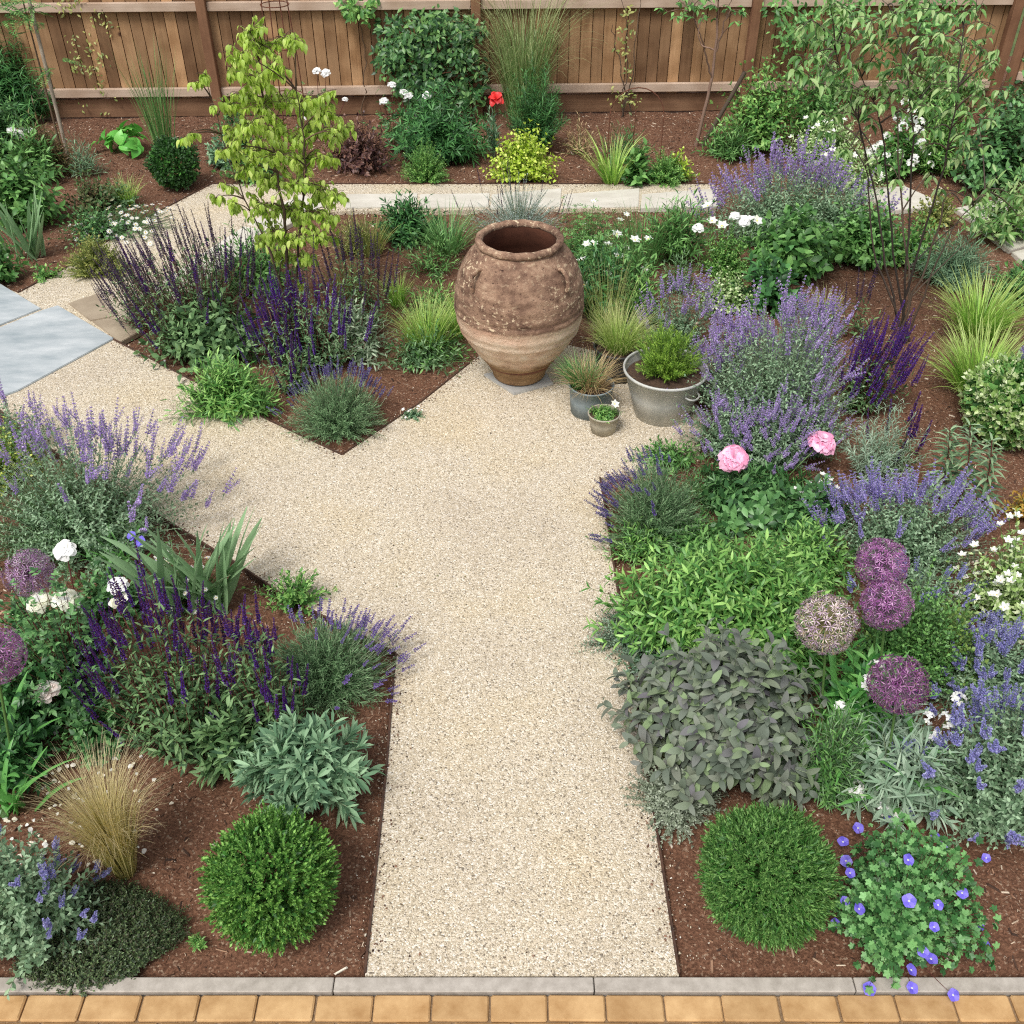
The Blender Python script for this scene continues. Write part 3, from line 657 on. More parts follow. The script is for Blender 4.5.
# ================================================================== clay jar and pots
M_in = noisemat('jar_inside', '#5a3525', '#7d4d38', 8, .9)
def jarmat():
    m, nt, out = newmat('old_terracotta'); L = nt.links.new
    tc = N(nt, 'ShaderNodeTexCoord'); sx = N(nt, 'ShaderNodeSeparateXYZ'); L(tc.outputs['Object'], sx.inputs[0])
    n1 = N(nt, 'ShaderNodeTexNoise', i_Scale=7., i_Detail=7., i_Roughness=.68); n2 = N(nt, 'ShaderNodeTexNoise', i_Scale=34., i_Detail=5., i_Roughness=.7); n3 = N(nt, 'ShaderNodeTexNoise', i_Scale=2.6, i_Detail=3.)
    mp = N(nt, 'ShaderNodeMapping'); mp.inputs['Scale'].default_value = (1, 1, 1.35); L(tc.outputs['Object'], mp.inputs[0])
    for q in (n1, n2, n3): L(mp.outputs[0], q.inputs['Vector'])
    hz = N(nt, 'ShaderNodeMath', operation='MULTIPLY_ADD', i_1=.09); L(n1.outputs[0], hz.inputs[0])
    h0 = N(nt, 'ShaderNodeMath', operation='ADD', i_1=-.045); L(sx.outputs[2], h0.inputs[0]); L(h0.outputs[0], hz.inputs[2])
    up = ramp(nt, n1.outputs[0], [(.3, '#523c31'), (.44, '#795e4e'), (.56, '#997b66'), (.72, '#b89e86')])
    fl = ramp(nt, n2.outputs[0], [(.56, '#000000'), (.61, '#ffffff')])
    zone = ramp(nt, n3.outputs[0], [(.42, '#000000'), (.6, '#ffffff')])
    f2 = mixc(nt, 1., fl, zone, 'MULTIPLY'); up = mixc(nt, f2, up, '#dcc6a6')
    dk = ramp(nt, n2.outputs[0], [(.33, '#ffffff'), (.4, '#000000')]); up = mixc(nt, dk, up, '#3d2a24')
    low = ramp(nt, n1.outputs[0], [(.3, '#b39680'), (.5, '#ceb59c'), (.68, '#dccab4')])
    rosy = ramp(nt, n3.outputs[0], [(.45, '#000000'), (.7, '#ffffff')]); low = mixc(nt, rosy, low, '#cca088')
    foot = ramp(nt, n1.outputs[0], [(.3, '#6c5038'), (.7, '#a08360')])
    t1 = N(nt, 'ShaderNodeMapRange'); t1.inputs[1].default_value, t1.inputs[2].default_value = .495, .512; L(hz.outputs[0], t1.inputs[0])
    t2 = N(nt, 'ShaderNodeMapRange'); t2.inputs[1].default_value, t2.inputs[2].default_value = .17, .22; L(hz.outputs[0], t2.inputs[0])
    c = mixc(nt, t1.outputs[0], low, up); c = mixc(nt, t2.outputs[0], foot, c)
    p = N(nt, 'ShaderNodeBsdfPrincipled', i_Roughness=.9); p.inputs['Specular IOR Level'].default_value = .25; L(c, p.inputs['Base Color'])
    ad = N(nt, 'ShaderNodeMath', operation='ADD'); L(n1.outputs[0], ad.inputs[0]); L(n2.outputs[0], ad.inputs[1])
    bumpy(nt, p, ad.outputs[0], .8, .012); L(p.outputs[0], out.inputs[0]); return m
JB = G(519, 374, .02)
jar = root('clay_jar', JB, 'big weathered terracotta jar with an open mouth and flaking dark upper half', 'jar')
ctrl = [(.15, 0), (.172, .012), (.185, .06), (.225, .13), (.29, .22), (.355, .32), (.398, .42), (.412, .52), (.408, .62), (.388, .72), (.348, .815), (.292, .89), (.252, .93)]
zz = np.linspace(0, 1, 90); c = np.array(ctrl); tt = np.linspace(0, 1, len(c)); pr = np.stack([np.interp(zz, tt, c[:, 0]), np.interp(zz, tt, c[:, 1])], -1)
for _ in range(3): pr[2:-2] = (pr[1:-3]+2*pr[2:-2]+pr[3:-1])/4
for z0, amp in ((.37, .007), (.53, .007), (.545, -.006), (.36, -.004), (.2, .003), (.66, .003)): pr[:, 0] += amp*np.exp(-((pr[:, 1]-z0)/.009)**2)
pr[:, 0] += .002*np.sin(pr[:, 1]*90)
v, q = lathe(pr, 96); an = np.arctan2(v[:, 1], v[:, 0]); rr = 1+.006*np.sin(2*an+1)+.004*np.sin(3*an+v[:, 2]*8); v[:, :2] *= rr[:, None]
MB().add(v, q).build('body', jarmat(), jar)
jm = bpy.data.materials['old_terracotta']
a = np.linspace(0, 2*PI, 17); rim = np.stack([.25+.0235*np.cos(a), .95+.023*np.sin(a)], -1); v, q = lathe(rim, 96); v += .002*np.sin(v*60)[:, [1, 2, 0]]
MB().add(v, q).build('rim', jm, jar)
v, q = lathe([(.23, .95), (.24, .9), (.3, .78), (.37, .66), (.385, .5), (.34, .32), (.22, .12), (.001, .08)], 64); MB().add(v, q).build('inside', M_in, jar)
for sgn, aa in ((1, -.75), (1, PI+.75), ):
    ca, sa = math.cos(aa), math.sin(aa); mb = MB()
    rod(mb, [(r*ca, r*sa, z) for r, z in ((.31, .85), (.345, .862), (.378, .838), (.396, .8), (.4, .765), (.388, .735))], .013, 10); mb.build('handle', jm, jar)
tag(slab('base_slab', [tuple(G(x, y)) for x, y in ((484, 376), (540, 366), (553, 385), (514, 395.5))], 0.001, .02, stone('grey_slab', '#9b9a97', '#bdbcb8'), None, .004), 'small grey stone slab under the big clay jar', 'slab')
M_zinc = noisemat('galvanised', '#a8aaa6', '#cccbc4', 9, .55, (1, 1, .6), .15, .002, metal=.2); M_bluepot = noisemat('grey_pot', '#6f7c82', '#8d989a', 10, .7, bump=.1); M_black = noisemat('black_plastic', '#2c2d2e', '#3c3d3d', 8, .55, bump=0)
M_clay = noisemat('stone_pot', '#8f8a7c', '#b3ab98', 14, .85, bump=.3); M_psoil = noisemat('potting_soil', '#3a2b22', '#5c4535', 60, .95, bump=.8, bdist=.01)
def pot(name, px, py, r0, r1, h, mat, label, handle=False, lip=.008, soil=.82):
    rt = root(name, G(px, py, .002), label, 'pot'); th = .006
    pf = [(.001, 0), (r0, 0), (r0+(r1-r0)*.5, h*.5), (r1-.002, h-lip*2)]
    a = np.linspace(-PI/2, PI*1.2, 8); pf += [(r1+lip*np.cos(x)*.8, h-lip+lip*np.sin(x)) for x in a]; pf += [(r1-th, h-lip*2.5), (r1-(r1-r0)*(1-soil)-th, h*soil-.02)]
    v, q = lathe(pf, 48); MB().add(v, q).build('body', mat, rt)
    if handle:
        for hf in (.3, .62):
            rr = r0+(r1-r0)*hf
        pass
        for aa in (-.9, PI-.9):
            mb = MB(); rr = r0+(r1-r0)*.72; pts = []
            for u in np.linspace(-1, 1, 9): pts.append(((rr+.035*(1-u*u)**.5+.002)*math.cos(aa+u*.22), (rr+.035*(1-u*u)**.5+.002)*math.sin(aa+u*.22), h*.72-.012*(1-u*u)))
            rod(mb, pts, .006, 8); mb.build('handle', mat, rt)
    rs = r0+(r1-r0)*soil-th+.002; k = 40; rr_ = np.linspace(0, rs, 8)[1:]; aa = np.arange(k)*2*PI/k
    v = [(0, 0, h*soil+.01)]+[(r*math.cos(x), r*math.sin(x), h*soil+.012*vnoise(r*math.cos(x), r*math.sin(x), 30, 4)) for r in rr_ for x in aa]
    t = [(0, 1+i, 1+(i+1) % k) for i in range(k)]; qd = [(1+j*k+i, 1+(j+1)*k+i, 1+(j+1)*k+(i+1) % k, 1+j*k+(i+1) % k) for j in range(6) for i in range(k)]
    MB().add(v, qd, t).build('soil', M_psoil, rt); return G(px, py, .002)+np.array([0, 0, h*soil])
POT_tub = pot('galvanised_tub', 661, 412, .17, .258, .33, M_zinc, 'large galvanised metal tub with a side handle, holding a bright ferny plant', True, .01)
POT_blue = pot('plant_pot', 590, 410, .125, .14, .2, M_bluepot, 'blue grey round pot with dry straw coloured grass behind the tiny pot', False, .006)
POT_small = pot('plant_pot', 603, 430, .075, .097, .13, M_clay, 'tiny stone coloured pot of bright green leaves with a white flower', False, .006)
POT_black = pot('plant_pot', 617, 374, .13, .165, .22, M_black, 'black plastic pot holding fresh green sedge, behind the galvanised tub', False, .008)
# ================================================================== plant materials
S_green = leafmat('#4f6b38', trans=0); S_brown = leafmat('#4a3a2c', '#5e4a38', trans=0, rough=.8); S_dark = leafmat('#3a302a', '#54463a', trans=0, rough=.8); S_red = leafmat('#5a2f2c', trans=0)
S_grey = leafmat('#7d8a6f', trans=0)
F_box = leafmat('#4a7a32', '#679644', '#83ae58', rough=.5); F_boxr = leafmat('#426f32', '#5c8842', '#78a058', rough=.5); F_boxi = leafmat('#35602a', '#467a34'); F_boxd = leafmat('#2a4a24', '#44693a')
F_cat = leafmat('#5d7c5a', '#7c9a76', '#93ad8c', rough=.65); F_sal = leafmat('#3d5e38', '#5a7d4c', '#7a9a66', rough=.6); F_lav = leafmat('#44673f', '#628659', '#7f9e72', rough=.6)
F_sil = leafmat('#567a5c', '#70936f', '#8dac88', rough=.7); F_silw = leafmat('#93ab92', '#afc2aa', '#7d987e', rough=.75)
F_sage = leafmat('#5f6b5c', '#6f786c', '#7d8a74', '#6d6a70', '#86927a', '#72746c', '#7a8e68', rough=.65, spec=.35); F_bright = leafmat('#4a7d3a', '#66984a', '#86b05e', '#568b42', '#94bc68'); F_mid = leafmat('#47743a', '#5f8f4a', '#7aa75e')
F_dark = leafmat('#2f5a30', '#427440', '#568a4c'); F_rose = leafmat('#3a6238', '#527f4a', '#6d9a5e', rough=.4); F_lime = leafmat('#93b02c', '#b3cc48', '#cfdf70'); F_tree = leafmat('#9cb84a', '#b9d060', '#d6e484', '#a8c256', trans=.5)
F_shr = leafmat('#527e40', '#719c54', '#8eb46a', '#a4bc80', trans=.42); F_purp = leafmat('#4a2f30', '#63443f', '#7a5a4c'); F_varc = leafmat('#8fae62', '#b3c886', '#cfdca8', '#e2e8c6', '#7f9e58'); F_var = leafmat('#6e9450', '#b3c88e', '#dbe4bc', '#8fb068'); F_vary = leafmat('#7fa03a', '#c4d05c', '#e0e48c', '#5f8a34')
F_gr = leafmat('#689a36', '#8cb84a', '#aed068', tip='#b8c878'); F_grd = leafmat('#3f6c34', '#5b8848', '#78a260'); F_carex = leafmat('#7a9c3e', '#9cb858', '#b7c97a', tip='#c0bd84')
F_straw = leafmat('#98954e', '#b9b068', '#d2c688', tip='#d6c69c'); F_dry = leafmat('#b09a70', '#cdb68c', '#a8906a'); F_iris = leafmat('#5b8358', '#7a9d70', '#98b48a', rough=.45); F_irisd = leafmat('#3f7a3c', '#5c9a4c', '#78ae5e', rough=.4)
F_thy = leafmat('#3a4c30', '#4d6140', '#4a4434', '#5f744a'); F_thyg = leafmat('#5a7a60', '#7c9880', '#94ac94'); F_sant = leafmat('#74806a', '#909b86', '#a3ac9a', rough=.8); F_hosta = leafmat('#5fae48', '#7cc45c', rough=.4); F_geran = leafmat('#3f6f3c', '#5a8c50', '#76a566')
F_lily = leafmat('#5c7a54', '#7a966e', '#98b08a'); F_fern = leafmat('#5c8428', '#7a9e36', '#96b64e'); F_olive = leafmat('#6c7a3c', '#8d9650', '#a5a862')
P_cat = leafmat('#9a8cc8', '#b0a2da', '#c8bce6', '#8a7ec4', trans=.35); P_catb = leafmat('#8486c2', '#a0a2d4', '#bcbce0', '#8f86c4', trans=.35); P_catv = leafmat('#aa92ca', '#c6aede', '#dccaec', '#9a82c2', trans=.35)
P_sal = leafmat('#3c1e68', '#54308a', '#6a46a4', '#4c2258', trans=.2); P_sald = leafmat('#3c2a54', '#50386c', '#664e84', '#3a2c3c', trans=.15); C_sal = leafmat('#3c2438', '#54304a', trans=.1); C_cat = leafmat('#6f6a86', '#7d8678', trans=.1)
P_lav = leafmat('#644a98', '#7f64b0', '#a088c8', trans=.25); P_lavd = leafmat('#4a3a7c', '#625094', '#8070ae', trans=.2); C_lav = leafmat('#5a4f78', '#6b6088', trans=.1)
P_all = leafmat('#9c5c98', '#b67cb2', '#cfa4ca', '#864a86', trans=.25); P_alld = leafmat('#7a3e78', '#965c92', '#b488ae', '#622c5e', trans=.25); P_allm = leafmat('#96689a', '#ae88b0', '#c8b0c6', '#8a7a86', trans=.25); P_allf = leafmat('#a58aa4', '#c2aabc', '#b8ab92', '#d0c0c0', trans=.2); S_all = leafmat('#7a5a78', '#94788c', trans=.1); S_allg = leafmat('#8a8a5c', '#a39a70', trans=.1); O_all = leafmat('#5b3a4c', '#7d6a52', trans=0)
P_white = leafmat('#f6f4ea', '#fffdf6', '#efeadb', trans=.3); P_ivory = leafmat('#f6efd6', '#fbf7e6', trans=.3); P_blush = leafmat('#f3dcd4', '#f9e8e2', base='#eebfae', trans=.3); P_pink = leafmat('#ee9fc0', '#f5b6d0', '#f8cade', trans=.3); P_ger = leafmat('#6a5ed4', '#7e70de', '#8c80e4', trans=.3)
P_red = leafmat('#c8282a', '#dc3a36', trans=.3); P_yel = leafmat('#e8d44a', '#f0e070', trans=.2); E_yel = leafmat('#d8b23a', '#e6c658', trans=0); E_white = leafmat('#f4eefa', trans=0)
# shared flower meshes
def variants(name, k, fn, mats): return [fn().mesh(name, mats) for _ in range(k)]
def plume(L, rad, k=2):
    """a main spike with side shoots, as catmint carries its flowers"""
    mb = spike(L, 8, 9, .6, rad, None, None, stem=.25, taper=.45)
    for q in range(k):
        a = rnd(0, 6.28); sub = spike(L*rnd(.5, .7), 5, 8, .6, rad*.85, None, None, stem=.2, taper=.4)
        Rm = frames(np.array([[-math.sin(a), math.cos(a), 0]]), np.array([[math.cos(a)*.45, math.sin(a)*.45, 1.]]))[0]
        for v, u in zip(sub.V, sub.U): pass
        off = mb.n; mb.V += [v @ Rm.T + np.array([0, 0, L*rnd(.08, .3)]) for v in sub.V]; mb.U += sub.U
        mb.Q += [x+off for x in sub.Q]; mb.T += [x+off for x in sub.T]; mb.qm += sub.qm; mb.tm += sub.tm; mb.n += sub.n
    return mb
CAT = variants('flower_spike', 4, lambda: plume(rnd(.13, .19), .021), [P_cat, S_grey, C_cat])
CATB = variants('flower_spike', 4, lambda: plume(rnd(.09, .14), .021), [P_catb, S_grey, C_cat])
CATV = variants('flower_spike', 4, lambda: plume(rnd(.15, .22), .021, 1), [P_catv, S_grey, C_cat])
SAL = variants('flower_spike', 4, lambda: spike(rnd(.22, .32), 22, 7, .85, .0135, P_sal, None, stem=.3, taper=.55), [P_sal, S_red, C_sal])
SALB = variants('flower_spike', 3, lambda: spike(rnd(.2, .28), 22, 7, .85, .013, P_sal, None, stem=.25, taper=.5), [leafmat('#4a2a8c', '#6a44aa', '#7e56b8', '#55307a', trans=.25), S_red, C_sal])
SALD = variants('flower_spike', 4, lambda: spike(rnd(.24, .34), 22, 6, .85, .0105, P_sald, None, stem=.3, taper=.5), [P_sald, S_dark, C_sal])
LAV = variants('flower_spike', 4, lambda: spike(rnd(.12, .17), 7, 7, .85, .0125, P_lav, None, stem=.62, taper=.35), [P_lav, S_grey, C_lav])
LAVD = variants('flower_spike', 3, lambda: spike(rnd(.12, .17), 7, 7, .85, .0115, P_lavd, None, stem=.62, taper=.35), [P_lavd, S_grey, C_lav])
ROSEW = [rosebloom(1, ROSE, .03, k).mesh('flower', [P_white]) for k in (1, 2)]; ROSEI = [rosebloom(1, ROSE, .03, 3).mesh('flower', [P_ivory])]; ROSEB = [rosebloom(1, ROSE, .02, 5).mesh('flower', [P_blush])]
PEO = [rosebloom(1, PEONY, .07, k).mesh('flower', [P_pink]) for k in (7, 8)]
DAI = [daisy(1, 11, P_white, E_yel, .3).mesh('flower', [P_white, E_yel]) for _ in range(2)]
COS = [daisy(1, 6, P_white, E_yel, .75, eyer=.14, el=25).mesh('flower', [P_white, E_yel]) for _ in range(2)]
GER = [daisy(1, 5, P_ger, E_white, 1.2, eyer=.2, el=18).mesh('flower', [P_ger, E_white]) for _ in range(2)]
STAR = [daisy(1, 5, P_white, E_yel, .6, eyer=.1, el=40).mesh('flower', [P_white, E_yel])]
def whitecluster():
    mb = MB(); m = 9; d = unit(randdir(m)+[0, 0, .9]); tm = daisy(1, 4, None, None, .9, eyer=.12, el=20)
    me = MB()
    for k in range(m):
        R = frames(np.cross(d[k], [.3, .8, .1])[None], d[k][None])
        me.inst(leaf(.8, 2, 'obov', .1, .1), np.repeat((d[k]*.8)[None], 4, 0), frames(np.stack([R[0][:, 0], R[0][:, 1], -R[0][:, 0], -R[0][:, 1]])+d[k]*.3, np.repeat(d[k][None], 4, 0)), np.full(4, .5))
    return me
WCL = [whitecluster().mesh('flower', [P_white]) for _ in range(3)]
# ================================================================== foreground beds
# ---- clipped balls
def boxball(px, py, r, label, group='clipped box balls beside the path', **k):
    c = G(px, py, r*.9); rt = root('box_ball', (c[0], c[1], SOIL), label, 'box ball', group); ball(rt, r, **k); return rt
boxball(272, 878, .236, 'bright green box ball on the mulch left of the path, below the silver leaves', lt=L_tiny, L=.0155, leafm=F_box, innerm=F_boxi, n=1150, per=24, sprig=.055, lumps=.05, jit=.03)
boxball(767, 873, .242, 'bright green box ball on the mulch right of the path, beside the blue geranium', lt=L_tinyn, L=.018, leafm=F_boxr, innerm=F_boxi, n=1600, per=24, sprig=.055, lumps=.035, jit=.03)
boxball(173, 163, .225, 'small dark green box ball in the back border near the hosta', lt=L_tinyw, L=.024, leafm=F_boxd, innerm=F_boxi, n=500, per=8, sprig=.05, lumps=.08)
# ---- catmints
def catmint(box, label, n, nf, fl=CAT, fm=None, ar=.8, L=.034, lean=(0, 0), up=.3, out=1.0, s=(.75, 1.1), flbias=None, nodes=9, name='catmint', H=None, fname='flower_spike', cat='catmint', group='catmint plants'):
    c, rx, ry, h = fit(*box, ar); h = H or h
    rt = root(name, c, label, cat, group)
    tips, d = bush(rt, (rx, ry), h, n, L_ovate2, L, fm or F_cat, S_grey, nodes, 2, (75, 45), .12, .0016, .5, .12, .12, .3, (1, .55), lean)
    w = flbias(tips/np.array([rx, ry, h])) if flbias else None
    p, dd = pick(tips, d, nf, w)
    dd = unit(dd*out*.6+np.array([lean[0], lean[1], up+.25])+.2*randdir(len(dd)))
    place(rt, fname, fl, p-dd*.03, dd, s); return rt
catmint((-45, 425, 200, 600), 'sprawling catmint with long lavender spikes leaning over the gravel below the blue slabs', 330, 95, CATV, ar=.75, up=.5, out=1.1, s=(.8, 1.25), flbias=lambda q: (q[:, 1]+.35*q[:, 0]+.6).clip(.05)**2*q[:, 2].clip(.2))
catmint((-60, 830, 84, 985), 'catmint with pale violet flowers at the corner beside the dark thyme mat', 210, 46, CATB, ar=.75, L=.042, up=.3, s=(.6, .9))
catmint((925, 690, 1110, 870), 'large catmint covered in pale blue violet flowers right of the silver leaves', 420, 100, CATB, ar=.8, L=.038, up=.35, s=(.8, 1.3))
catmint((925, 640, 1080, 735), 'blue violet catmint between the darkest purple globe and the starry white shrub', 260, 100, CATB, ar=.8, L=.036, up=.5, s=(.8, 1.3))
catmint((694, 310, 856, 470), 'big round catmint mound behind the galvanised tub, full of lavender flowers', 480, 100, CATV, ar=.8, L=.036, up=.45, s=(.8, 1.25), flbias=lambda q: (q[:, 1]+.9).clip(.1)**1.5)
catmint((692, 400, 780, 472), 'low violet catmint tumbling round the side of the galvanised tub', 150, 80, CATV, ar=.7, L=.034, up=.25, s=(.6, .9))
catmint((700, 165, 885, 260), 'wide lilac catmint at the back path beneath the tall shrub', 420, 100, CATV, ar=.6, L=.045, up=.6, s=(1.2, 1.8), flbias=lambda q: (q[:, 1]+.5).clip(.08)**2)
catmint((1000, 320, 1075, 440), 'catmint with blue spikes half out of view beside the variegated shrub', 130, 40, CAT, ar=.9, up=.5)
catmint((830, 480, 985, 600), 'catmint with upright blue violet spikes behind the purple globe flowers', 330, 96, CAT, ar=.75, up=.7, s=(.8, 1.2), flbias=lambda q: (q[:, 1]+.75).clip(.05)**1.6)
# ---- dark violet salvias
def salvia(box, label, n, nf, fl=SAL, ar=.75, up=1.3, s=(.75, 1.15), lean=(0, 0), L=.065, bias=None, fm=None, nodes=6, out=.8):
    c, rx, ry, h = fit(*box, ar); rt = root('purple_salvia', c, label, 'salvia', 'dark violet salvias')
    tips, d = bush(rt, (rx, ry), h, n, L_lance, L, fm or F_sal, S_red, nodes, 2, (75, 45), .1, .002, .35, .14, .12, .35, (1, .6), lean)
    p, dd = pick(tips, d, nf, bias(tips/np.array([rx, ry, h])) if bias else None)
    dd = unit(dd*out*.5+np.array([lean[0], lean[1], up])+.12*randdir(len(dd))); place(rt, 'flower_spike', fl, p-dd*.06, dd, s)
salvia((88, 622, 262, 800), 'deep violet salvia behind the blonde grass, spikes against dark green leaves', 210, 98, SAL+SALB[:1], lean=(-.05, .15), s=(.8, 1.15), bias=lambda q: (q[:, 1]-.4*q[:, 0]+.8).clip(.05))
salvia((225, 622, 300, 760), 'slim deep violet salvia between the large salvia and the lavender clump', 60, 40, s=(.7, 1.1))
salvia((124, 262, 262, 372), 'wide salvia with dark faded upright spikes beside the brown slabs', 240, 98, SALD+SAL[:2], up=1.0, s=(.85, 1.3), lean=(-.12, .2), out=1.0, ar=.8)
salvia((255, 285, 360, 385), 'salvia with purple and near black spikes behind the dark lavender corner', 130, 80, SALD[:2]+SALB, s=(.9, 1.3), fm=F_lav)
salvia((262, 300, 318, 372), 'rich purple salvia tucked under the young lime leaved tree', 60, 56, SALB, s=(.8, 1.1))
salvia((822, 345, 890, 425), 'bright violet salvia fan at the right edge of the catmint mound', 90, 80, SALB, up=2.0, lean=(.3, .1), s=(.9, 1.3))
salvia((868, 430, 920, 480), 'thin salvia with a few tall dark spikes rising from the silver curry plant', 14, 9, SAL, up=1.5, s=(1.0, 1.4))
# ---- lavenders
def lavender(box, label, n, nf, fl=LAV, ar=.85, lean=(0, 0), L=.038, bias=None, up=.35, s=(.8, 1.15), out=1.1):
    c, rx, ry, h = fit(*box, ar); rt = root('lavender', c, label, 'lavender', 'lavender bushes')
    tips, d = bush(rt, (rx, ry), h, n, L_lin, L, F_lav, S_grey, 12, 3, (50, 22), .12, .0013, .5, .08, .08, .25, (1, .8))
    p, dd = pick(tips, d, nf, bias(tips/np.array([rx, ry, h])) if bias else None)
    dd = unit(dd*out+np.array([lean[0], lean[1], up])+.12*randdir(len(dd))); place(rt, 'flower_spike', fl, p-dd*.03, dd, s)
lavender((262, 622, 388, 728), 'lavender bush at the path corner, flowers leaning right over the gravel', 330, 92, ar=.85, lean=(.16, .35), s=(.65, 1.0), bias=lambda q: (q[:, 0]+q[:, 1]+.9).clip(.03)**2)
lavender((292, 372, 382, 452), 'dark green lavender filling the pointed bed corner before the jar', 300, 90, LAVD, ar=.9, up=.9, lean=(0, .2), bias=lambda q: (q[:, 1]+.4).clip(.03)**2)
lavender((608, 462, 700, 562), 'lavender bush spilling dusky spikes left over the gravel near the tub', 300, 85, LAVD, lean=(-.5, .3), bias=lambda q: (-q[:, 0]+.6*q[:, 1]+.8).clip(.03)**2)
# ---- silver-leaved mounds
def mound(name, box, label, cat, n, lt, L, fm, sm=S_green, ar=.85, nodes=5, whorl=2, ang=(70, 35), dome=.5, size=(1, .7), sr=.0022, t0=.2, H=None, jit=.16, lump=.18, group=None, up=0., lean=(0, 0), vertical=.8, base=.25):
    c, rx, ry, h = fit(*box, ar); h = H or h
    rt = root(name, c, label, cat, group)
    tips, d = bush(rt, (rx, ry), h, n, lt, L, fm, sm, nodes, whorl, ang, t0, sr, dome, jit, lump, base, size, lean, up=up, vertical=vertical)
    return rt, tips, d
mound('silver_leaf_mound', (250, 726, 362, 828), 'rounded mound of felted silver green lance leaves behind the left box ball', 'shrub', 85, leaf(.2, 3, 'obov', .2, .3), .1, F_sil, S_grey, .8, 7, 3, (85, 20), .35, (1.05, .75), .003, .5)
sg = mound('purple_sage', (630, 606, 820, 822), 'broad purple sage with felted grey green and mauve leaves beside the path', 'sage', 165, leaf(.46, 7, 'oval', .2, .55), .115, F_sage, S_grey, .95, 7, 2, (88, 26), .32, (1.1, .5), .003, .45, lump=.14, jit=.12, H=.56)
mound('thyme', (592, 604, 676, 668), 'small grey green thyme bush spilling onto the gravel by the sage', 'thyme', 220, L_tiny, .017, F_thyg, S_brown, .9, 12, 2, (75, 50), size=(1, .8), sr=.0012)
mound('santolina', (634, 770, 722, 836), 'grey feathery cushion plant at the path edge below the sage', 'cushion plant', 240, L_tiny, .016, F_sant, S_grey, .8, 10, 3, (60, 40), dome=.6, size=(.9, 1), sr=.0013)
# ---- lush bright green
mound('bright_green_perennial', (622, 505, 850, 690), 'wide fresh green leafy perennial between the lavender and the purple sage', 'perennial', 520, L_lance, .062, F_bright, S_green, .62, 8, 3, (75, 40), .2, (.9, .9), .002, .2, lump=.12, jit=.26, H=.45)
mound('leafy_sprig_clump', (630, 440, 705, 478), 'loose light green leafy sprigs in front of the galvanised tub', 'perennial', 40, L_lance, .06, F_mid, S_green, .7, 6, 2, (60, 40))
mound('dark_leafy_perennial', (690, 478, 828, 545), 'dark green peony leaves under the two pink blooms', 'perennial', 60, L_ovate, .085, F_rose, S_green, .8, 5, 2, (75, 50), dome=.35)
mound('box_leaf_shrub', (868, 585, 960, 712), 'dense mid green small leaved bush behind the purple globe flowers', 'shrub', 230, L_tinyw, .026, F_mid, S_green, .8, 10, 2, (65, 40), dome=.4)
# ---- box-like lime shrub at left edge
mound('golden_euonymus', (-40, 425, 38, 500), 'low yellow green shrub at the frame side, above the catmint', 'shrub', 150, L_tinyw, .028, F_vary, S_green, .9, 8, 2, (70, 45))
# ---- peony, with two pink blooms on their own stems
def blooms(rt, name, meshes, pts, base, rad, stemm, lookup=.6, stem=True, sr=.003, z0=0):
    """flowers at world points: each its own part with its stem as its sub-part"""
    o = np.array(rt.location)
    for i, p in enumerate(pts):
        p = np.asarray(p, float); r = rad[i] if isinstance(rad, (list, tuple)) else rad*rnd(.85, 1.12)
        d = unit(np.array([rng.normal()*.3, -.35+rng.normal()*.25, lookup+.4])); q = quat_to(d)
        f = link(name, meshes[i % len(meshes)], rt, tuple(p-o), q, r); MI = Matrix.LocRotScale(Vector(p-o), q, Vector((r, r, r))).inverted()
        if stem:
            b = np.array([*(base[:2]+(p[:2]-base[:2])*.35), SOIL+z0]) ; mid = np.array([*(b[:2]*.5+p[:2]*.5+rng.normal(size=2)*.01), (b[2]+p[2])*.55])
            mb = MB(); tubes(mb, bez((b-o)[None], (mid-o)[None], (p-o)[None], 8), sr, 4); mb.build('flower_stem', stemm, f).matrix_parent_inverse = MI
def above(px, py, base, dz=None, dy=0.0): return P(px, py, base[1]+dy)
c, rx, ry, h = fit(700, 474, 830, 520); 
rt = root('pink_peony', c, 'pink peony with two full ruffled blooms above dark leaves', 'peony')
bush(rt, (rx*.9, ry), h*.9, 40, L_trif, .13, F_dark, S_red, 3, 2, (70, 45), .4, .003, .4)
p1, p2 = above(730, 463, c, dy=.05), above(820, 447, c, dy=.12); blooms(rt, 'flower', PEO, [p1+[0, -.05, .06], p2+[0, 0, .02]], c, [.088, .088], S_green, .9, sr=.004)
# ---- roses at left
c, rx, ry, h = fit(5, 585, 128, 745, .8); rt = root('white_rose_bush', c, 'rose bush with ivory and blush double blooms in the left bed', 'rose')
bush(rt, (rx, ry), h*.9, 130, L_rose, .1, F_rose, S_red, 6, 1, (75, 50), .15, .0028, .35)
blooms(rt, 'flower', ROSEW, [above(66, 551, c, dy=.16), above(118, 587, c, dy=.12)], c, [.05, .05], S_red, .8)
blooms(rt, 'flower', ROSEI, [above(40, 603, c, dy=.06), above(66, 601, c, dy=.06)], c, [.055, .058], S_red, .8)
blooms(rt, 'flower', ROSEB, [above(48, 692, c, dy=-.15)], c, [.056], S_red, .7)
blooms(rt, 'faded_flower', ROSEI, [above(115, 603, c, dy=.1), above(125, 598, c, dy=.1)], c, [.026, .028], S_red, .5)
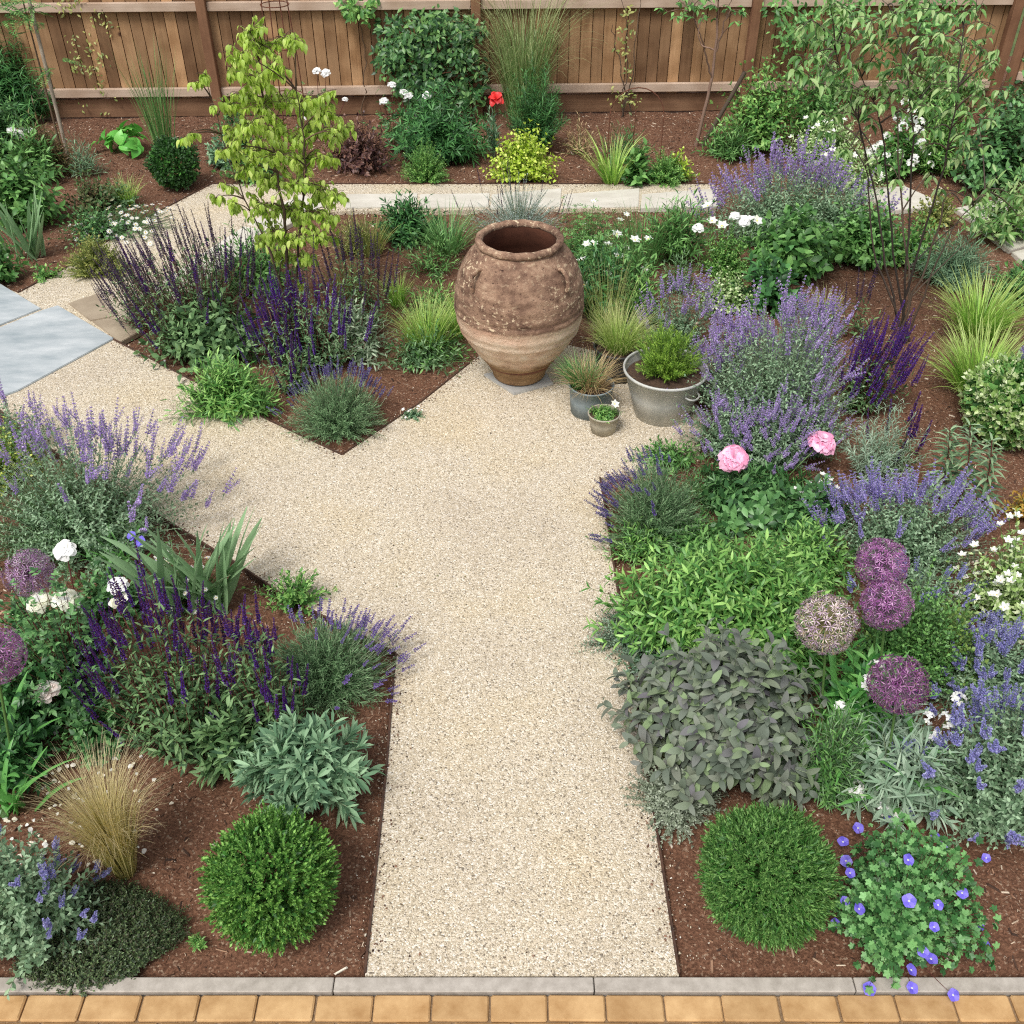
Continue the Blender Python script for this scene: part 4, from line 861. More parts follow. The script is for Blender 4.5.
# ---- alliums
def alliumplant(name, heads, base, label, faded=(), leaves=9, LL=.4, az0=0., group='purple globe alliums', pm=None):
    rt = root(name, base, label, 'allium', group); o = np.array(base)
    for i, (p, r, fd) in enumerate(heads):
        mb = allium(r, 230 if r > .07 else 160, .2, i); me = mb.mesh('flower_head', [P_allf, S_allg, O_all] if fd else [pm or P_all, S_all, O_all]); 
        ob = link('flower_head', me, rt, tuple(p-o), quat_to(unit(randdir(1)[0]+[0, 0, 1.5])))
        mb = MB(); b = np.array([*(o[:2]+(p[:2]-o[:2])*.35), SOIL]); tubes(mb, bez((b-o)[None], ((b+p)/2-o+[.01, 0, .03])[None], (p-o)[None], 9), .0055, 6); mb.build('flower_stem', S_green, rt)
    straps(rt, leaves, LL, .035, F_irisd, lean=(.3, 1.0), curve=(.3, 1.1), rb=.08, az0=az0)
    return rt
b = G(845, 748, SOIL)
def hd(px, py, base, rpx, dy=0):
    p = P(px, py, base[1]+dy); depth = (HC-p[2])*SP+p[1]*CP; return p, rpx/FPX*depth
def H_(px, py, base, rpx, dy=0, fd=False):
    p, r = hd(px, py, base, rpx, dy); return (p, r, fd)
b1 = G(880, 690, SOIL); alliumplant('allium', [H_(882, 563, b1, 26, .04)], b1, 'purple allium globe, upper of the touching pair behind the faded head', leaves=4)
b2 = G(884, 712, SOIL); alliumplant('allium', [H_(886, 604, b2, 26.5, .0)], b2, 'vivid purple allium globe, lower of the touching pair, nearest the faded head', leaves=4)
b3 = G(830, 735, SOIL); alliumplant('allium', [H_(826, 623, b3, 31, 0, True)], b3, 'fading allium globe gone straw and mauve, beside the purple sage', leaves=26, LL=.5)
b4 = G(892, 790, SOIL); alliumplant('allium', [H_(898, 684, b4, 30.5)], b4, 'dark purple allium globe just behind the silvery rosettes', leaves=16, LL=.42, pm=P_alld)
b5 = G(26, 700, SOIL); alliumplant('allium', [H_(29, 573, b5, 24.5, .1)], b5, 'mauve allium globe next to the ivory roses', leaves=4, pm=P_allm)
b6 = G(-4, 780, SOIL); alliumplant('allium', [H_(-6, 655, b6, 30)], b6, 'big magenta allium globe cut off by the left border of the view', leaves=12, LL=.5)
# ---- iris fans
def iris(base, label, n, LL, ww, fm=F_iris, fan=None, lean=(.05, .75), curve=(.0, .7), rb=.05, name='iris_clump', cat='iris', group=None):
    rt = root(name, base, label, cat, group); kw = dict(lean=lean, curve=curve, rb=rb)
    if fan is not None: kw['fan'] = fan
    straps(rt, n, LL, ww, fm, **kw); return rt
iris(G(203, 608, SOIL), 'grey green sword leaved iris on the bed edge above the violet salvia', 40, .58, .056, fan=.2, rb=.08, lean=(.0, .75), curve=(0, .55))
iris(G(30, 258, SOIL), 'clump of upright blue green iris leaves at the left of the back border', 22, .55, .05, fan=.25, lean=(.05, .5), curve=(0, .4), rb=.09)
rt = iris(G(118, 575, SOIL), 'deep green strappy clump with a blue flower below the sprawling catmint', 16, .32, .022, F_irisd, lean=(.2, .8), curve=(.3, 1.1), name='daylily_clump', cat='daylily')
blooms(rt, 'flower', GER, [P(141, 542, G(118, 575)[1]+.02), P(132, 536, G(118, 575)[1]+.04)], G(118, 575), [.032, .026], S_green, .3)
iris(G(12, 812, SOIL), 'long arching strap leaves below the big cut off allium', 16, .42, .03, F_irisd, lean=(.2, .8), curve=(.3, 1.0), name='strap_leaf_clump', cat='strap plant')
# ---- white daisies by the iris
def daisies(name, box, label, n, lt, L, fm, nf, fl, fr, cat='daisy', ar=.8, group=None, nodes=7, **k):
    rt, tips, d = mound(name, box, label, cat, n, lt, L, fm, S_green, ar, nodes, 2, (70, 45), **k)
    p, dd = pick(tips, d, nf); dd = unit(dd*.5+np.array([0, -.25, 1])+.25*randdir(len(dd)))
    place(rt, 'flower', fl, p+dd*.012, dd, (fr*.8, fr*1.2)); return rt
daisies('white_daisy', (138, 556, 200, 610), 'tiny white daisies in front of the sword leaved iris', 70, L_lin, .03, F_mid, 32, DAI, .014, group='white daisies')
# ---- blonde grass, thyme mat, small spurge
rt = root('feather_grass', G(126, 872, SOIL), 'blonde feather grass fountain between the salvia and the dark thyme mat', 'grass'); tuft(rt, 950, .62, .0026, F_straw, .04, (.0, .26), (.1, 1.9), 9, wob=.35, power=3.2)
c, rx, ry, h = fit(18, 898, 164, 988, .72); rt = root('thyme_mat', c, 'flat dark green creeping thyme mat overlapping the kerb', 'thyme')
bush(rt, (rx, ry), .085, 2600, L_tiny, .0125, F_thy, S_dark, 8, 2, (75, 55), .1, .001, .3, .25, .08, .88, (1, .9))
rt = root('small_spurge', G(198, 946, SOIL), 'single small pale green rosette on the mulch by the kerb', 'seedling'); bush(rt, .03, .05, 6, L_lance2, .03, F_bright, S_green, 6, 4, (80, 40), .3, .002, .4)
# ---- blue geranium
c, rx, ry, h = fit(846, 842, 972, 980, .9); rt = root('blue_geranium', c, 'hardy geranium with violet blue saucer flowers trailing over the kerb', 'geranium')
bush(rt, (rx, ry), h, 480, L_geran, .041, F_geran, S_red, 4, 2, (70, 45), .3, .0013, .5, size=(1, .75), base=.2, vertical=.5)
gp = [(843, 842), (846, 861), (850, 873), (845, 901), (859, 909), (835, 923), (909, 901), (938, 905), (934, 927), (923, 952), (931, 959), (911, 970), (912, 988), (953, 995), (984, 944), (978, 925), (986, 858), (869, 989), (888, 818), (911, 812), (935, 836), (908, 860), (962, 893), (858, 828)]
def dome(px, py): 
    # where a sight line first meets the plant's dome, so that blooms sit on its leaves
    d = ray(px, py)
    for t in np.linspace(1.5, 6, 900):
        p = np.array([0, 0, HC])+d*t; u = (p-np.array(c))/np.array([rx*1.08, ry*1.08, h*1.06])
        if u[2] <= .12 or (u**2).sum() < 1: return p
    return p
blooms(rt, 'flower', GER, [dome(*q) for q in gp], c, [.021*rnd(.8, 1.15) for _ in gp], S_red, .8, sr=.0012)
# ---- silvery rosettes with white flowers
c, rx, ry, h = fit(855, 715, 962, 835, .85); rt = root('silver_wallflower', c, 'silvery long leaved rosettes with loose white flower clusters above the geranium', 'perennial')
bush(rt, (rx, ry), h*.8, 26, L_lin3, .14, F_silw, S_grey, 9, 2, (85, 25), .25, .004, .45, size=(1.05, .6)); bush(rt, (rx, ry), h*.75, 20, L_lance, .1, F_silw, S_grey, 7, 2, (85, 25), .3, .003, .45, size=(1.05, .7), name='broad_leaves')
blooms(rt, 'flower_cluster', WCL, [P(x, y, c[1]+dy) for x, y, dy in ((855, 788, -.05), (858, 796, -.07), (899, 815, -.14), (882, 809, -.12), (940, 846, -.2), (948, 800-80, .05), (958, 700, .2), (936, 737, .1), (928, 718, .12), (868, 683, .2), (876, 668, .22), (840, 708, .15), (835, 762, .02), (980, 855, -.22))], c, .034, S_green, .6, sr=.0016)
mound('pinks_clump', (800, 720, 862, 812), 'grey green wiry leaved clump between the sage and the silvery rosettes', 'perennial', 150, L_lin, .07, F_lav, S_grey, .8, 6, 2, (60, 30))
# ---- variegated white plant, right edge
daisies('variegated_mock_orange', (962, 528, 1090, 655), 'pale variegated shrub with starry white flowers above the large catmint', 200, L_ovate2, .045, F_varc, 70, STAR, .024, 'shrub')
mound('golden_leaf_plant', (1008, 488, 1060, 530), 'small orange tinged yellow plant on the mulch by the right border', 'perennial', 40, L_ovate2, .04, leafmat('#b58a3c', '#cfae5a', '#a8a044'), S_green)
daisies('white_wallflower', (795, 478, 845, 530), 'white and blush flower heads beside the second pink bloom', 30, L_lance2, .05, F_mid, 24, STAR, .022, 'perennial')
# ================================================================== middle beds
def grass(px, py, label, n, LL, ww, fm=F_gr, rb=.05, lean=(.02, .6), curve=(.2, 1.1), name='ornamental_grass', cat='grass', group='green grass tufts', **k):
    rt = root(name, G(px, py, SOIL), label, cat, group); tuft(rt, n, LL, ww, fm, rb, lean, curve, **k); return rt
grass(428, 352, 'fresh green fine grass tuft left of the clay jar', 420, .42, .006, F_gr, .1)
grass(398, 306, 'small green grass tuft in the bed behind the larger one left of the jar', 160, .28, .006)
grass(448, 254, 'loose arching green grass behind the clay jar', 240, .45, .007, F_grd, .09, (.2, .9), (.3, 1.1))
grass(975, 340, 'bright green evergreen grass, the farther of two by the variegated shrub', 560, .54, .008, F_gr, .09, (.1, .8), (.3, 1.1))
grass(975, 395, 'bright green evergreen grass, the nearer of two by the variegated shrub', 620, .52, .008, F_gr, .1, (.1, .85), (.3, 1.2))
grass(812, 425, 'small green grass tuft among the catmint and the curry plant', 130, .3, .006, F_gr, .05)
grass(822, 325, 'yellowish grass tuft behind the bright violet salvia', 140, .3, .005, F_carex, .05)
grass(640, 268, 'tall thin green grass behind the white flowers right of the jar', 260, .55, .006, F_grd, .14, (.02, .45), (.1, .8))
grass(606, 340, 'upright pale wispy grass just right of the jar', 170, .62, .004, F_carex, .1, (.02, .35), (.0, .5))
grass(372, 255, 'olive grass below the lime leaved tree', 150, .36, .006, F_olive, .08, (.02, .5))
grass(260, 415, 'dark grass strands sprawling by the lavender corner', 60, .3, .006, F_grd, .05)
# spilling strap grass on gravel
rt = mound('spilling_greenery', (182, 358, 272, 428), 'bright green strappy mound spilling over the gravel below the faded salvia', 'grass', 200, L_lance2, .085, F_bright, S_green, .7, 6, 2, (55, 40), dome=.5)[0]
mound('grey_sage', (308, 300, 392, 372), 'silvery sage leaved bush behind the dark lavender', 'sage', 100, L_lance, .07, F_sil if False else leafmat('#6f8a68', '#8ea486', '#a8b89c', rough=.75), S_grey, .8, 5, 2, (75, 40))
mound('low_leafy_clump', (372, 330, 470, 378), 'low grey green leaves along the edging left of the jar', 'perennial', 70, L_lance, .06, F_lav, S_green, .6, 4, 2, (70, 45))
mound('dark_green_clump', (374, 196, 440, 250), 'dense dark green lance leaved clump on the back path edge', 'perennial', 150, L_lance, .085, F_dark, S_green, .7, 5, 2, (60, 35))
rt, tips, d = mound('cotton_lavender', (476, 186, 562, 250), 'silver blue bushy lavender with black spikes behind the jar mouth', 'lavender', 260, L_lin, .035, leafmat('#8fa39c', '#a9bab2', '#c0cdc6', rough=.8), S_grey, .7, 10, 3, (50, 25))
p, dd = pick(tips, d, 24); place(rt, 'flower_spike', SALD, p, unit(dd*.3+[0, 0, 1]), (.6, .9))
# little edge plant
daisies('edge_seedling', (402, 402, 424, 424), 'tiny white flowered plant growing over the edging onto the gravel', 26, L_ovate2, .022, F_sil, 7, STAR, .013, 'seedling', H=.07)
# perennials right of jar
def cosmos(box, label, n, nf, fl=COS, fr=.036, fm=F_mid, **k): return daisies('white_cosmos', box, label, n, L_trif, .07, fm, nf, fl, fr, 'perennial', **k)
c, rx, ry, h = fit(566, 225, 650, 320, .7); rt = cosmos((566, 225, 645, 320), 'leafy perennial with loose white open flowers right of the jar mouth', 70, 14, fr=.04)
mound('leafy_perennial', (600, 245, 662, 330), 'tall leafy green perennial between the jar and the variegated bush', 'perennial', 60, L_lance, .085, F_mid, S_green, .8, 6, 2, (70, 40), dome=.2)
rt, tips, d = mound('lime_foam_bush', (700, 232, 752, 285), 'soft lime green bush beneath broad white blooms at the back', 'perennial', 120, L_tiny, .03, F_bright, S_green, .8, 9, 3, (60, 40))
c = np.array(rt.location); blooms(rt, 'flower', ROSEW[:1]+COS, [P(x, y, c[1]+.05) for x, y in ((698, 229), (712, 221), (722, 226), (735, 217), (750, 219), (708, 206), (744, 222), (757, 221))], c, .05, S_green, .7)
daisies('variegated_bush', (694, 272, 762, 322), 'cream and green variegated bush behind the catmint mound', 130, L_tinyw, .035, F_var, 0, STAR, .02, 'shrub')
mound('large_leaf_perennial', (748, 212, 840, 290), 'big leaved dark green perennial in front of the lilac catmint', 'perennial', 90, L_ovate, .12, F_mid, S_green, .7, 6, 2, (75, 45), dome=.3)
mound('leafy_mound', (820, 205, 905, 275), 'mixed mid green leafy mound under the tall shrub stems', 'perennial', 120, L_ovate, .08, F_mid, S_green, .7, 6, 2, (70, 45), dome=.35)
mound('grey_rosette_bush', (916, 232, 996, 296), 'blue grey fine leaved bush at the foot of the tall shrub', 'shrub', 130, L_lin, .08, F_sil, S_grey, .8, 7, 3, (60, 35))
mound('small_rosette', (1008, 262, 1045, 295), 'dark green rosette near the pale slab at the right', 'perennial', 20, L_lance, .09, F_dark, S_green)
# curry plant, lily stems, variegated ball
rt, tips, d = mound('curry_plant', (838, 412, 918, 500), 'silver grey spiky upright curry plant beside the pink peony', 'shrub', 40, L_lin, .05, F_silw, S_grey, .8, 13, 3, (60, 45), .15, (1, .9), .0025, .1, lump=.2)
def lily(px, py, top, label):
    b = G(px, py, SOIL); t = P(*top, b[1]+.02); rt = root('lily_stem', b, label, 'lily', 'lilies in bud'); o = t-b; mb = MB()
    pth = bez(np.zeros((1, 3)), np.array([[0, 0, o[2]*.5]]), o[None], 10); tubes(mb, pth, np.linspace(.006, .003, 10)[None], 6); mb.build('stem', S_red, rt)
    n = 90; tt = .12+.88*np.linspace(0, 1, n); i = np.clip((tt*9).astype(int), 0, 8); f = (tt*9-i)[:, None]; p = pth[0][i]*(1-f)+pth[0][i+1]*f
    a = np.arange(n)*2.39996+rng.normal(size=n)*.3; dr = np.stack([np.cos(a), np.sin(a), .25+.5*tt], -1); mb = MB(); mb.inst(leaf(.17, 3, 'lance', .2, .5), p, frames(dr, np.tile([0, 0, 1.], (n, 1))), (.15*(1-.5*tt))*rnd(.8, 1.15, n)); mb.build('foliage', F_lily, rt)
lily(938, 500, (950, 430), 'leafy lily stem nearest the curry plant'); lily(957, 510, (970, 425), 'tallest leafy lily stem, standing between the other two'); lily(975, 525, (992, 440), 'leafy lily stem in front of the variegated ball')
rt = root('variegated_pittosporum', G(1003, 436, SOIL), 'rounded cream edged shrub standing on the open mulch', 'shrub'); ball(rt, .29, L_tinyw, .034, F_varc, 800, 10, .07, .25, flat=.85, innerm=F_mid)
# potted plants
def inpot(name, P0, label, cat): return root(name, tuple(P0), label, cat)
rt = inpot('potted_fern', POT_tub+[.0, .02, -.01], 'bright green bottlebrush foliage plant growing in the galvanised tub', 'potted plant')
bush(rt, (.19, .19), .34, 90, L_lin, .045, F_fern, S_green, 22, 4, (42, 22), .15, .002, .35, base=.4)
rt = inpot('potted_grass', POT_blue-[0, 0, .01], 'straw and green grass growing in the blue grey pot', 'potted plant'); tuft(rt, 300, .27, .004, F_dry, .07, (.1, 1.0), (.4, 1.6), name='dry_blades'); tuft(rt, 320, .25, .004, F_grd, .05, (.1, .8), (.2, 1.2), name='green_blades', off=(-.07, .02)); tuft(rt, 24, .34, .002, F_dry, .05, (.0, .5), (0, .5), name='seed_stems')
rt = inpot('potted_herb', POT_small-[0, 0, .01], 'bright green herb with one white bloom in the tiny stone pot', 'potted plant'); bush(rt, .085, .07, 60, L_ovate2, .024, F_bright, S_green, 6, 2, (65, 45), .2, .0012, .5)
link('flower', COS[0], rt, (.06, -.01, .1), quat_to((.3, -.5, .8)), .03)
rt = inpot('potted_sedge', POT_black-[0, 0, .01], 'pale green sedge fountain growing in the black plastic pot', 'potted plant'); tuft(rt, 620, .37, .0035, F_carex, .07, (.05, .8), (.3, 1.4))
# ================================================================== back border
YB = G(512, 135, SOIL)[1]
mound('peony_foliage_mound', (390, 98, 486, 172), 'large dark green divided leaf mound against the fence', 'perennial', 130, L_trif, .17, F_dark, S_green, .8, 5, 2, (65, 40), dome=.4)
mound('fine_green_tuft', (404, 146, 448, 188), 'low fine bright green tuft at the back path edge', 'perennial', 170, L_tinyn, .035, F_bright, S_green, .8, 10, 3, (50, 30))
mound('dark_leaf_heuchera', (324, 122, 394, 178), 'brownish purple leaved bush behind the back path', 'shrub', 150, L_ovate2, .06, F_purp, S_dark, .8, 6, 2, (70, 40))
mound('lime_bush', (490, 130, 556, 188), 'lime yellow rounded bush behind the clay jar', 'shrub', 170, L_tinyw, .05, F_lime, S_green, .8, 7, 2, (65, 40))
mound('feathery_spurge', (508, 72, 566, 160), 'feathery blue green spurge in front of the tall fence grass', 'perennial', 80, L_lin, .09, F_dark, S_green, .8, 14, 4, (70, 40), dome=.25)
grass(612, 184, 'fresh green strap grass in the back border right of the lime bush', 90, .55, .016, F_gr, .08, (.1, .7), (.3, 1.1), fold=.3)
mound('leafy_clump', (625, 145, 652, 190), 'light green leafy stems beside the fresh strap grass', 'perennial', 20, L_ovate, .11, F_mid, S_green)
mound('fine_green_mound', (643, 152, 690, 190), 'fine mossy green mound on the back path edge near the apple tree', 'perennial', 140, L_tinyn, .04, F_bright, S_green, .8, 9, 3, (55, 35))
mound('philadelphus', (722, 60, 806, 162), 'upright bright green shrub by the fence beside the slim fruit tree', 'shrub', 130, L_ovate2, .075, F_bright, S_brown, .8, 8, 2, (65, 45), dome=.3)
mound('spiky_green_clump', (716, 120, 752, 165), 'narrow leaved green clump in front of the bright upright shrub', 'perennial', 50, L_lin, .12, F_grd, S_green)
daisies('white_variegated_shrub', (785, 118, 872, 172), 'white edged variegated shrub behind the lilac catmint', 170, L_ovate2, .055, F_var, 20, STAR, .035, 'shrub')
daisies('white_hydrangea', (872, 118, 925, 185), 'white flowering bush under the tall shrub beside the pale slab', 50, L_ovate, .09, F_mid, 34, WCL, .05, 'shrub')
mound('bright_herb_clump', (912, 100, 970, 180), 'bright green upright herb right of the tall shrub stems', 'perennial', 80, L_lance, .1, F_bright, S_green, .8, 7, 2, (60, 35))
mound('glossy_shrub', (955, 90, 1050, 200), 'dark glossy rounded shrub at the right of the back border', 'shrub', 140, L_ovate, .1, F_rose, S_brown, .8, 6, 2, (70, 45))
mound('arching_shrub', (968, 175, 1060, 255), 'olive green arching shrub over the pale slab at the right', 'shrub', 50, L_lance, .12, F_shr, S_brown, .8, 7, 2, (65, 45), dome=.3)
mound('gold_mound', (915, 190, 960, 232), 'yellow green low mound at the foot of the bright herb', 'perennial', 70, L_tinyw, .04, F_olive, S_green)
# left part of the back border
rt = root('hosta', G(127, 152, SOIL), 'fresh green broad leaved hosta near the fence', 'hosta'); bush(rt, .2, .22, 16, L_hosta, .22, F_hosta, S_green, 2, 1, (60, 55), .85, .004, .2)
grass(166, 152, 'tall thin upright grass standing before the fence near the hosta', 130, 1.05, .006, F_grd, .1, (.0, .22), (.0, .5))
mound('glaucous_perennial', (66, 138, 100, 180), 'blue grey leaved perennial at the foot of the leaning stake', 'perennial', 40, L_lin, .09, F_sil, S_grey)
mound('bronze_rose_bush', (64, 170, 118, 222), 'low bronze green rose foliage above the white daisies', 'rose', 60, L_ovate2, .06, leafmat('#55633a', '#7a7350', '#4f7140'), S_red)
grass(128, 205, 'short fine grass tuft behind the white daisies', 160, .3, .005, F_gr, .06)
daisies('white_daisy', (76, 200, 176, 246), 'spreading white daisies along the edging of the left back path', 150, L_lin, .045, F_lav, 90, DAI, .024, group='white daisies', H=.14)
mound('pale_spurge', (66, 238, 126, 285), 'pale green feathery cushion beside the daisies and the path', 'perennial', 170, L_tinyn, .04, F_olive, S_green, .8, 9, 3, (50, 30))
mound('dark_leafy_bush', (-20, 150, 55, 235), 'dark green leafy bush at the frame side behind the iris', 'shrub', 90, L_ovate, .1, F_mid, S_green, .8, 6, 2, (70, 45))
daisies('white_climbing_rose', (-40, 95, 26, 175), 'white rose cluster bush at the left frame side', 60, L_rose, .14, F_rose, 22, ROSEW, .05, 'rose')
mound('teal_leaf_plant', (205, 138, 232, 172), 'small blue green leafy plant behind the lime leaved tree', 'perennial', 26, L_ovate, .08, F_sil)
mound('green_shrub', (212, 98, 262, 168), 'rounded dark green shrub behind the lime leaved tree', 'shrub', 90, L_ovate2, .06, F_rose, S_green)
mound('fence_shrub', (-30, 30, 45, 130), 'dark feathery shrub against the fence at the far left', 'shrub', 120, L_lin3, .16, F_dark, S_green, .8, 8, 3, (60, 35))
mound('brown_sedge', (25, 120, 70, 180), 'bronze brown wispy sedge behind the leaning stake', 'sedge', 90, L_lin3, .12, leafmat('#6d5a3c', '#8a7a50', '#5f6a3c'), S_brown, .8, 5, 2, (40, 25))
# ---- roses and poppy
c = G(395, 150, SOIL); rt = root('white_rose_bush', c, 'thin rose with white blooms left of the dark divided leaf mound', 'rose'); bush(rt, (.25, .2), .62, 14, L_rose, .13, F_rose, S_red, 4, 1, (70, 50), .3, .003, .2)
blooms(rt, 'flower', ROSEW, [P(x, y, c[1]) for x, y in ((392, 86), (404, 94), (384, 102), (409, 97), (427, 96))], c, .05, S_red, .7)
c = G(318, 140, SOIL); rt = root('white_rose_bush', c, 'small white rose by the rusty plant support', 'rose'); bush(rt, (.22, .2), .55, 12, L_rose, .12, F_rose, S_red, 4, 1, (70, 50), .3, .003, .2)
blooms(rt, 'flower', ROSEW, [P(x, y, c[1]) for x, y in ((317, 72), (326, 74), (308, 118), (345, 100))], c, [.05, .055, .045, .035], S_red, .7)
c = G(493, 160, SOIL); rt = root('red_poppy', c, 'single red poppy above a grey woolly leaf spike', 'poppy')
mb = MB(); tubes(mb, bez(np.zeros((1, 3)), np.array([[0, 0, .3]]), (P(495, 104, c[1])-c)[None], 8), .005, 5); mb.build('flower_stem', S_green, rt)
link('flower', rosebloom(1, [(4, 25, 1, .05), (4, 50, .95, .08)], .06, 9).mesh('flower', [P_red]), rt, tuple(P(496, 101, c[1])-c), quat_to((0, -.5, .9)), .085)
bush(rt, (.06, .06), .5, 6, L_lance, .12, F_sil, S_grey, 8, 2, (45, 20), .1, .004, .1)
# ---- tall grass against the fence
grass(524, 122, 'tall drooping green grass against the fence behind the feathery spurge', 620, 1.8, .008, leafmat('#55793c', '#7a9a58', '#98ad74', tip='#b4b884'), .16, (.0, .3), (.3, 2.6), nseg=10, power=2.4, jl=(.4, 1.0))
# ---- star jasmine on the fence
def climber(name, pts, label, n, lt, L, fm, depth=.18, cat='climber', stems=(), sm=S_brown, spread=.12):
    """leafy climber: canes fixed to the fence, leaves spread over them"""
    Yf = G(512, 113, SOIL)[1]-.1; o = P(*stems[0][0], Yf) if stems else P(*pts[0], Yf); o = np.array([o[0], o[1], o[2]])
    rt = root(name, (o[0], o[1], SOIL), label, cat); o = np.array(rt.location); mb = MB()
    for st in stems: 
        q = np.array([P(x, y, Yf+rng.normal()*.02) for x, y in st])-o; k = np.linspace(0, 1, len(q)); kk = np.linspace(0, 1, 14); q = np.stack([np.interp(kk, k, q[:, i]) for i in range(3)], -1)+rng.normal(size=(14, 3))*.012
        mb = MB(); tubes(mb, q[None], np.linspace(.008, .003, 14)[None], 5); mb.build('stem', sm, rt)
    if pts:
        cen = np.array([P(x, y, Yf-.02)-o for x, y, *_ in pts]); rr = np.array([p[2] if len(p) > 2 else 1. for p in pts]); w = rr**2/np.sum(rr**2)
        i = rng.choice(len(pts), n, p=w); p = cen[i]+randdir(n)*(spread*rr[i]*rng.random(n)**.5)[:, None]*np.array([1, 1, 1]); p[:, 1] = np.minimum(p[:, 1]*depth/.18, .06)
        d = unit(randdir(n)*[1, .5, .6]+[0, -.5, -.35]); mb = MB(); mb.inst(lt, p, frames(d, np.tile([0, -.8, .7], (n, 1))+.4*randdir(n)), L*rnd(.6, 1.2, n)); mb.build('foliage', fm, rt)
    return rt
jp = [(390+x*12+rng.normal()*4, 18+y*13+rng.normal()*4, rnd(.8, 1.3)) for x in range(8) for y in range(7) if not (x < 2 and y < 1) and not (x == 0 and y > 4)]
climber('star_jasmine', jp, 'dense evergreen climber covering the fence above the dark divided leaf mound', 2800, L_ovate2, .075, leafmat('#345a34', '#527f46', '#7aa35c', '#456f3e', rough=.4), .4, stems=[[(432, 118), (425, 60), (410, 10)], [(440, 118), (450, 60), (470, 5)]], spread=.13)
climber('fence_top_climber', [(345, 4, 1), (355, 8, 1.2), (366, 12, 1.), (350, -4, 1), (372, 4, .8)], 'light green sprig hanging over the top rail of the fence', 160, L_ovate2, .08, F_bright, .3, stems=[[(362, 118), (366, 60), (356, 5)]])
cp = [(70+rng.normal()*6, 5+rng.normal()*5, 1) for _ in range(5)]+[(96+(t-.5)*10+rng.normal()*9, 10+t*100, .8) for t in np.linspace(0, 1, 14)]+[(88+rng.normal()*12, 45+rng.normal()*10, .8) for _ in range(5)]
climber('thin_climbing_rose', cp, 'sparse young climber with yellowish leaves tied to a cane on the fence', 420, L_ovate2, .045, F_olive, .3, stems=[[(107, 122), (98, 70), (84, -5)]])
climber('wispy_clematis', [(626, 30, .9), (622, 50, .9), (630, 70, .9), (618, 95, 1), (632, 100, 1), (628, 12, .8)], 'wispy bare clematis stems on the fence', 110, L_ovate2, .05, F_olive, .3, stems=[[(620, 122), (628, 70), (622, 0)], [(632, 122), (618, 60), (612, 25)], [(624, 122), (634, 60), (640, -5)]], sm=S_dark)
climber('fence_vine', [(695, -2, 1.2), (780, 8, 1.2), (800, 20, 1.6), (818, 35, 1.6), (790, 32, 1.3), (835, 20, 1.6), (855, 12, 1.6), (925, 25, 1.4), (910, 8, 1.6), (945, 15, 1.4)], 'leafy vine covering the fence behind the tall multi stemmed shrub', 1000, L_ovate2, .075, F_mid, .3, stems=[[(815, 118), (812, 60), (800, 10)], [(900, 118), (915, 60), (910, 0)]], spread=.17)
# ---- leaning stake with ferny sapling
b, t = G(69, 160, SOIL), P(26, -12, G(69, 160)[1]+.05); rt = root('wooden_stake', b, 'grey wooden stake leaning by the fence at the left', 'stake'); mb = MB(); rod(mb, [(0, 0, 0), tuple((t-b)*.5), tuple(t-b)], .018, 8); mb.build('pole', noisemat('grey_wood', '#8d7f70', '#b3a595', 12, .9), rt)
rt = root('ferny_sapling', b+[-.08, .06, 0], 'young sapling with ferny green leaves tied to the leaning stake', 'sapling'); o = np.array(rt.location); mb = MB()
tubes(mb, bez(np.zeros((1, 3)), ((t-b)*.55)[None], (t-b+[0, 0, .2])[None], 10), np.linspace(.012, .005, 10)[None], 6); mb.build('trunk', S_brown, rt)
m = 46; pp = np.concatenate([np.array([P(x, y, b[1]) for x, y in ((8, 4), (22, 2), (30, 12), (14, 14), (50, 66), (0, 0))])[rng.integers(0, 6, m)]])-o+rng.normal(size=(m, 3))*.07; mb = MB(); dd = unit(randdir(m)*[1, 1, .4]+[0, -.2, -.15]); mb.inst(L_fern, pp, frames(dd, np.tile([0, 0, 1.], (m, 1))), rnd(.15, .25, m)); mb.build('crown', F_mid, rt)
# ---- rusty plant supports
M_rust = noisemat('rust', '#4a2a1e', '#7a4a34', 40, .9, bump=.2)
def obelisk(px, py, top, label):
    b = G(px, py, SOIL); rt = root('plant_support', b, label, 'plant support', 'rusty metal plant supports'); 
    for k in range(4):
        a = k*PI/2+.6; mb = MB(); rod(mb, [(.19*math.cos(a), .19*math.sin(a), 0), (.16*math.cos(a), .16*math.sin(a), top*.6), (.12*math.cos(a), .12*math.sin(a), top)], .006, 6); mb.build('leg', M_rust, rt)
    for f in (.35, .65, .9):
        mb = MB(); tubes(mb, ring_path((0, 0, top*f), .18-.05*f, 24)[None], .005, 5); mb.build('hoop', M_rust, rt)
obelisk(294, 148, 1.5, 'rusty metal obelisk standing behind the lime leaved tree')
def hoop(px, py, wd, ht, label):
    b = G(px, py, SOIL); rt = root('plant_hoop', b, label, 'plant support', 'low wire plant hoops'); a = np.linspace(0, PI, 13)
    mb = MB(); rod(mb, [(-wd/2, 0, 0)]+[(-wd/2*math.cos(x), 0, ht*.7+.3*ht*math.sin(x)) for x in a]+[(wd/2, 0, 0)], .005, 5); mb.build('wire', M_rust, rt)
    mb = MB(); rod(mb, [(0, .12, 0), (0, .1, ht*.9)], .005, 5); mb.build('upright', M_rust, rt)
hoop(632, 180, .5, .85, 'thin metal hoop support over the fresh strap grass'); hoop(452, 120, .42, .5, 'thin metal hoop in front of the evergreen climber')
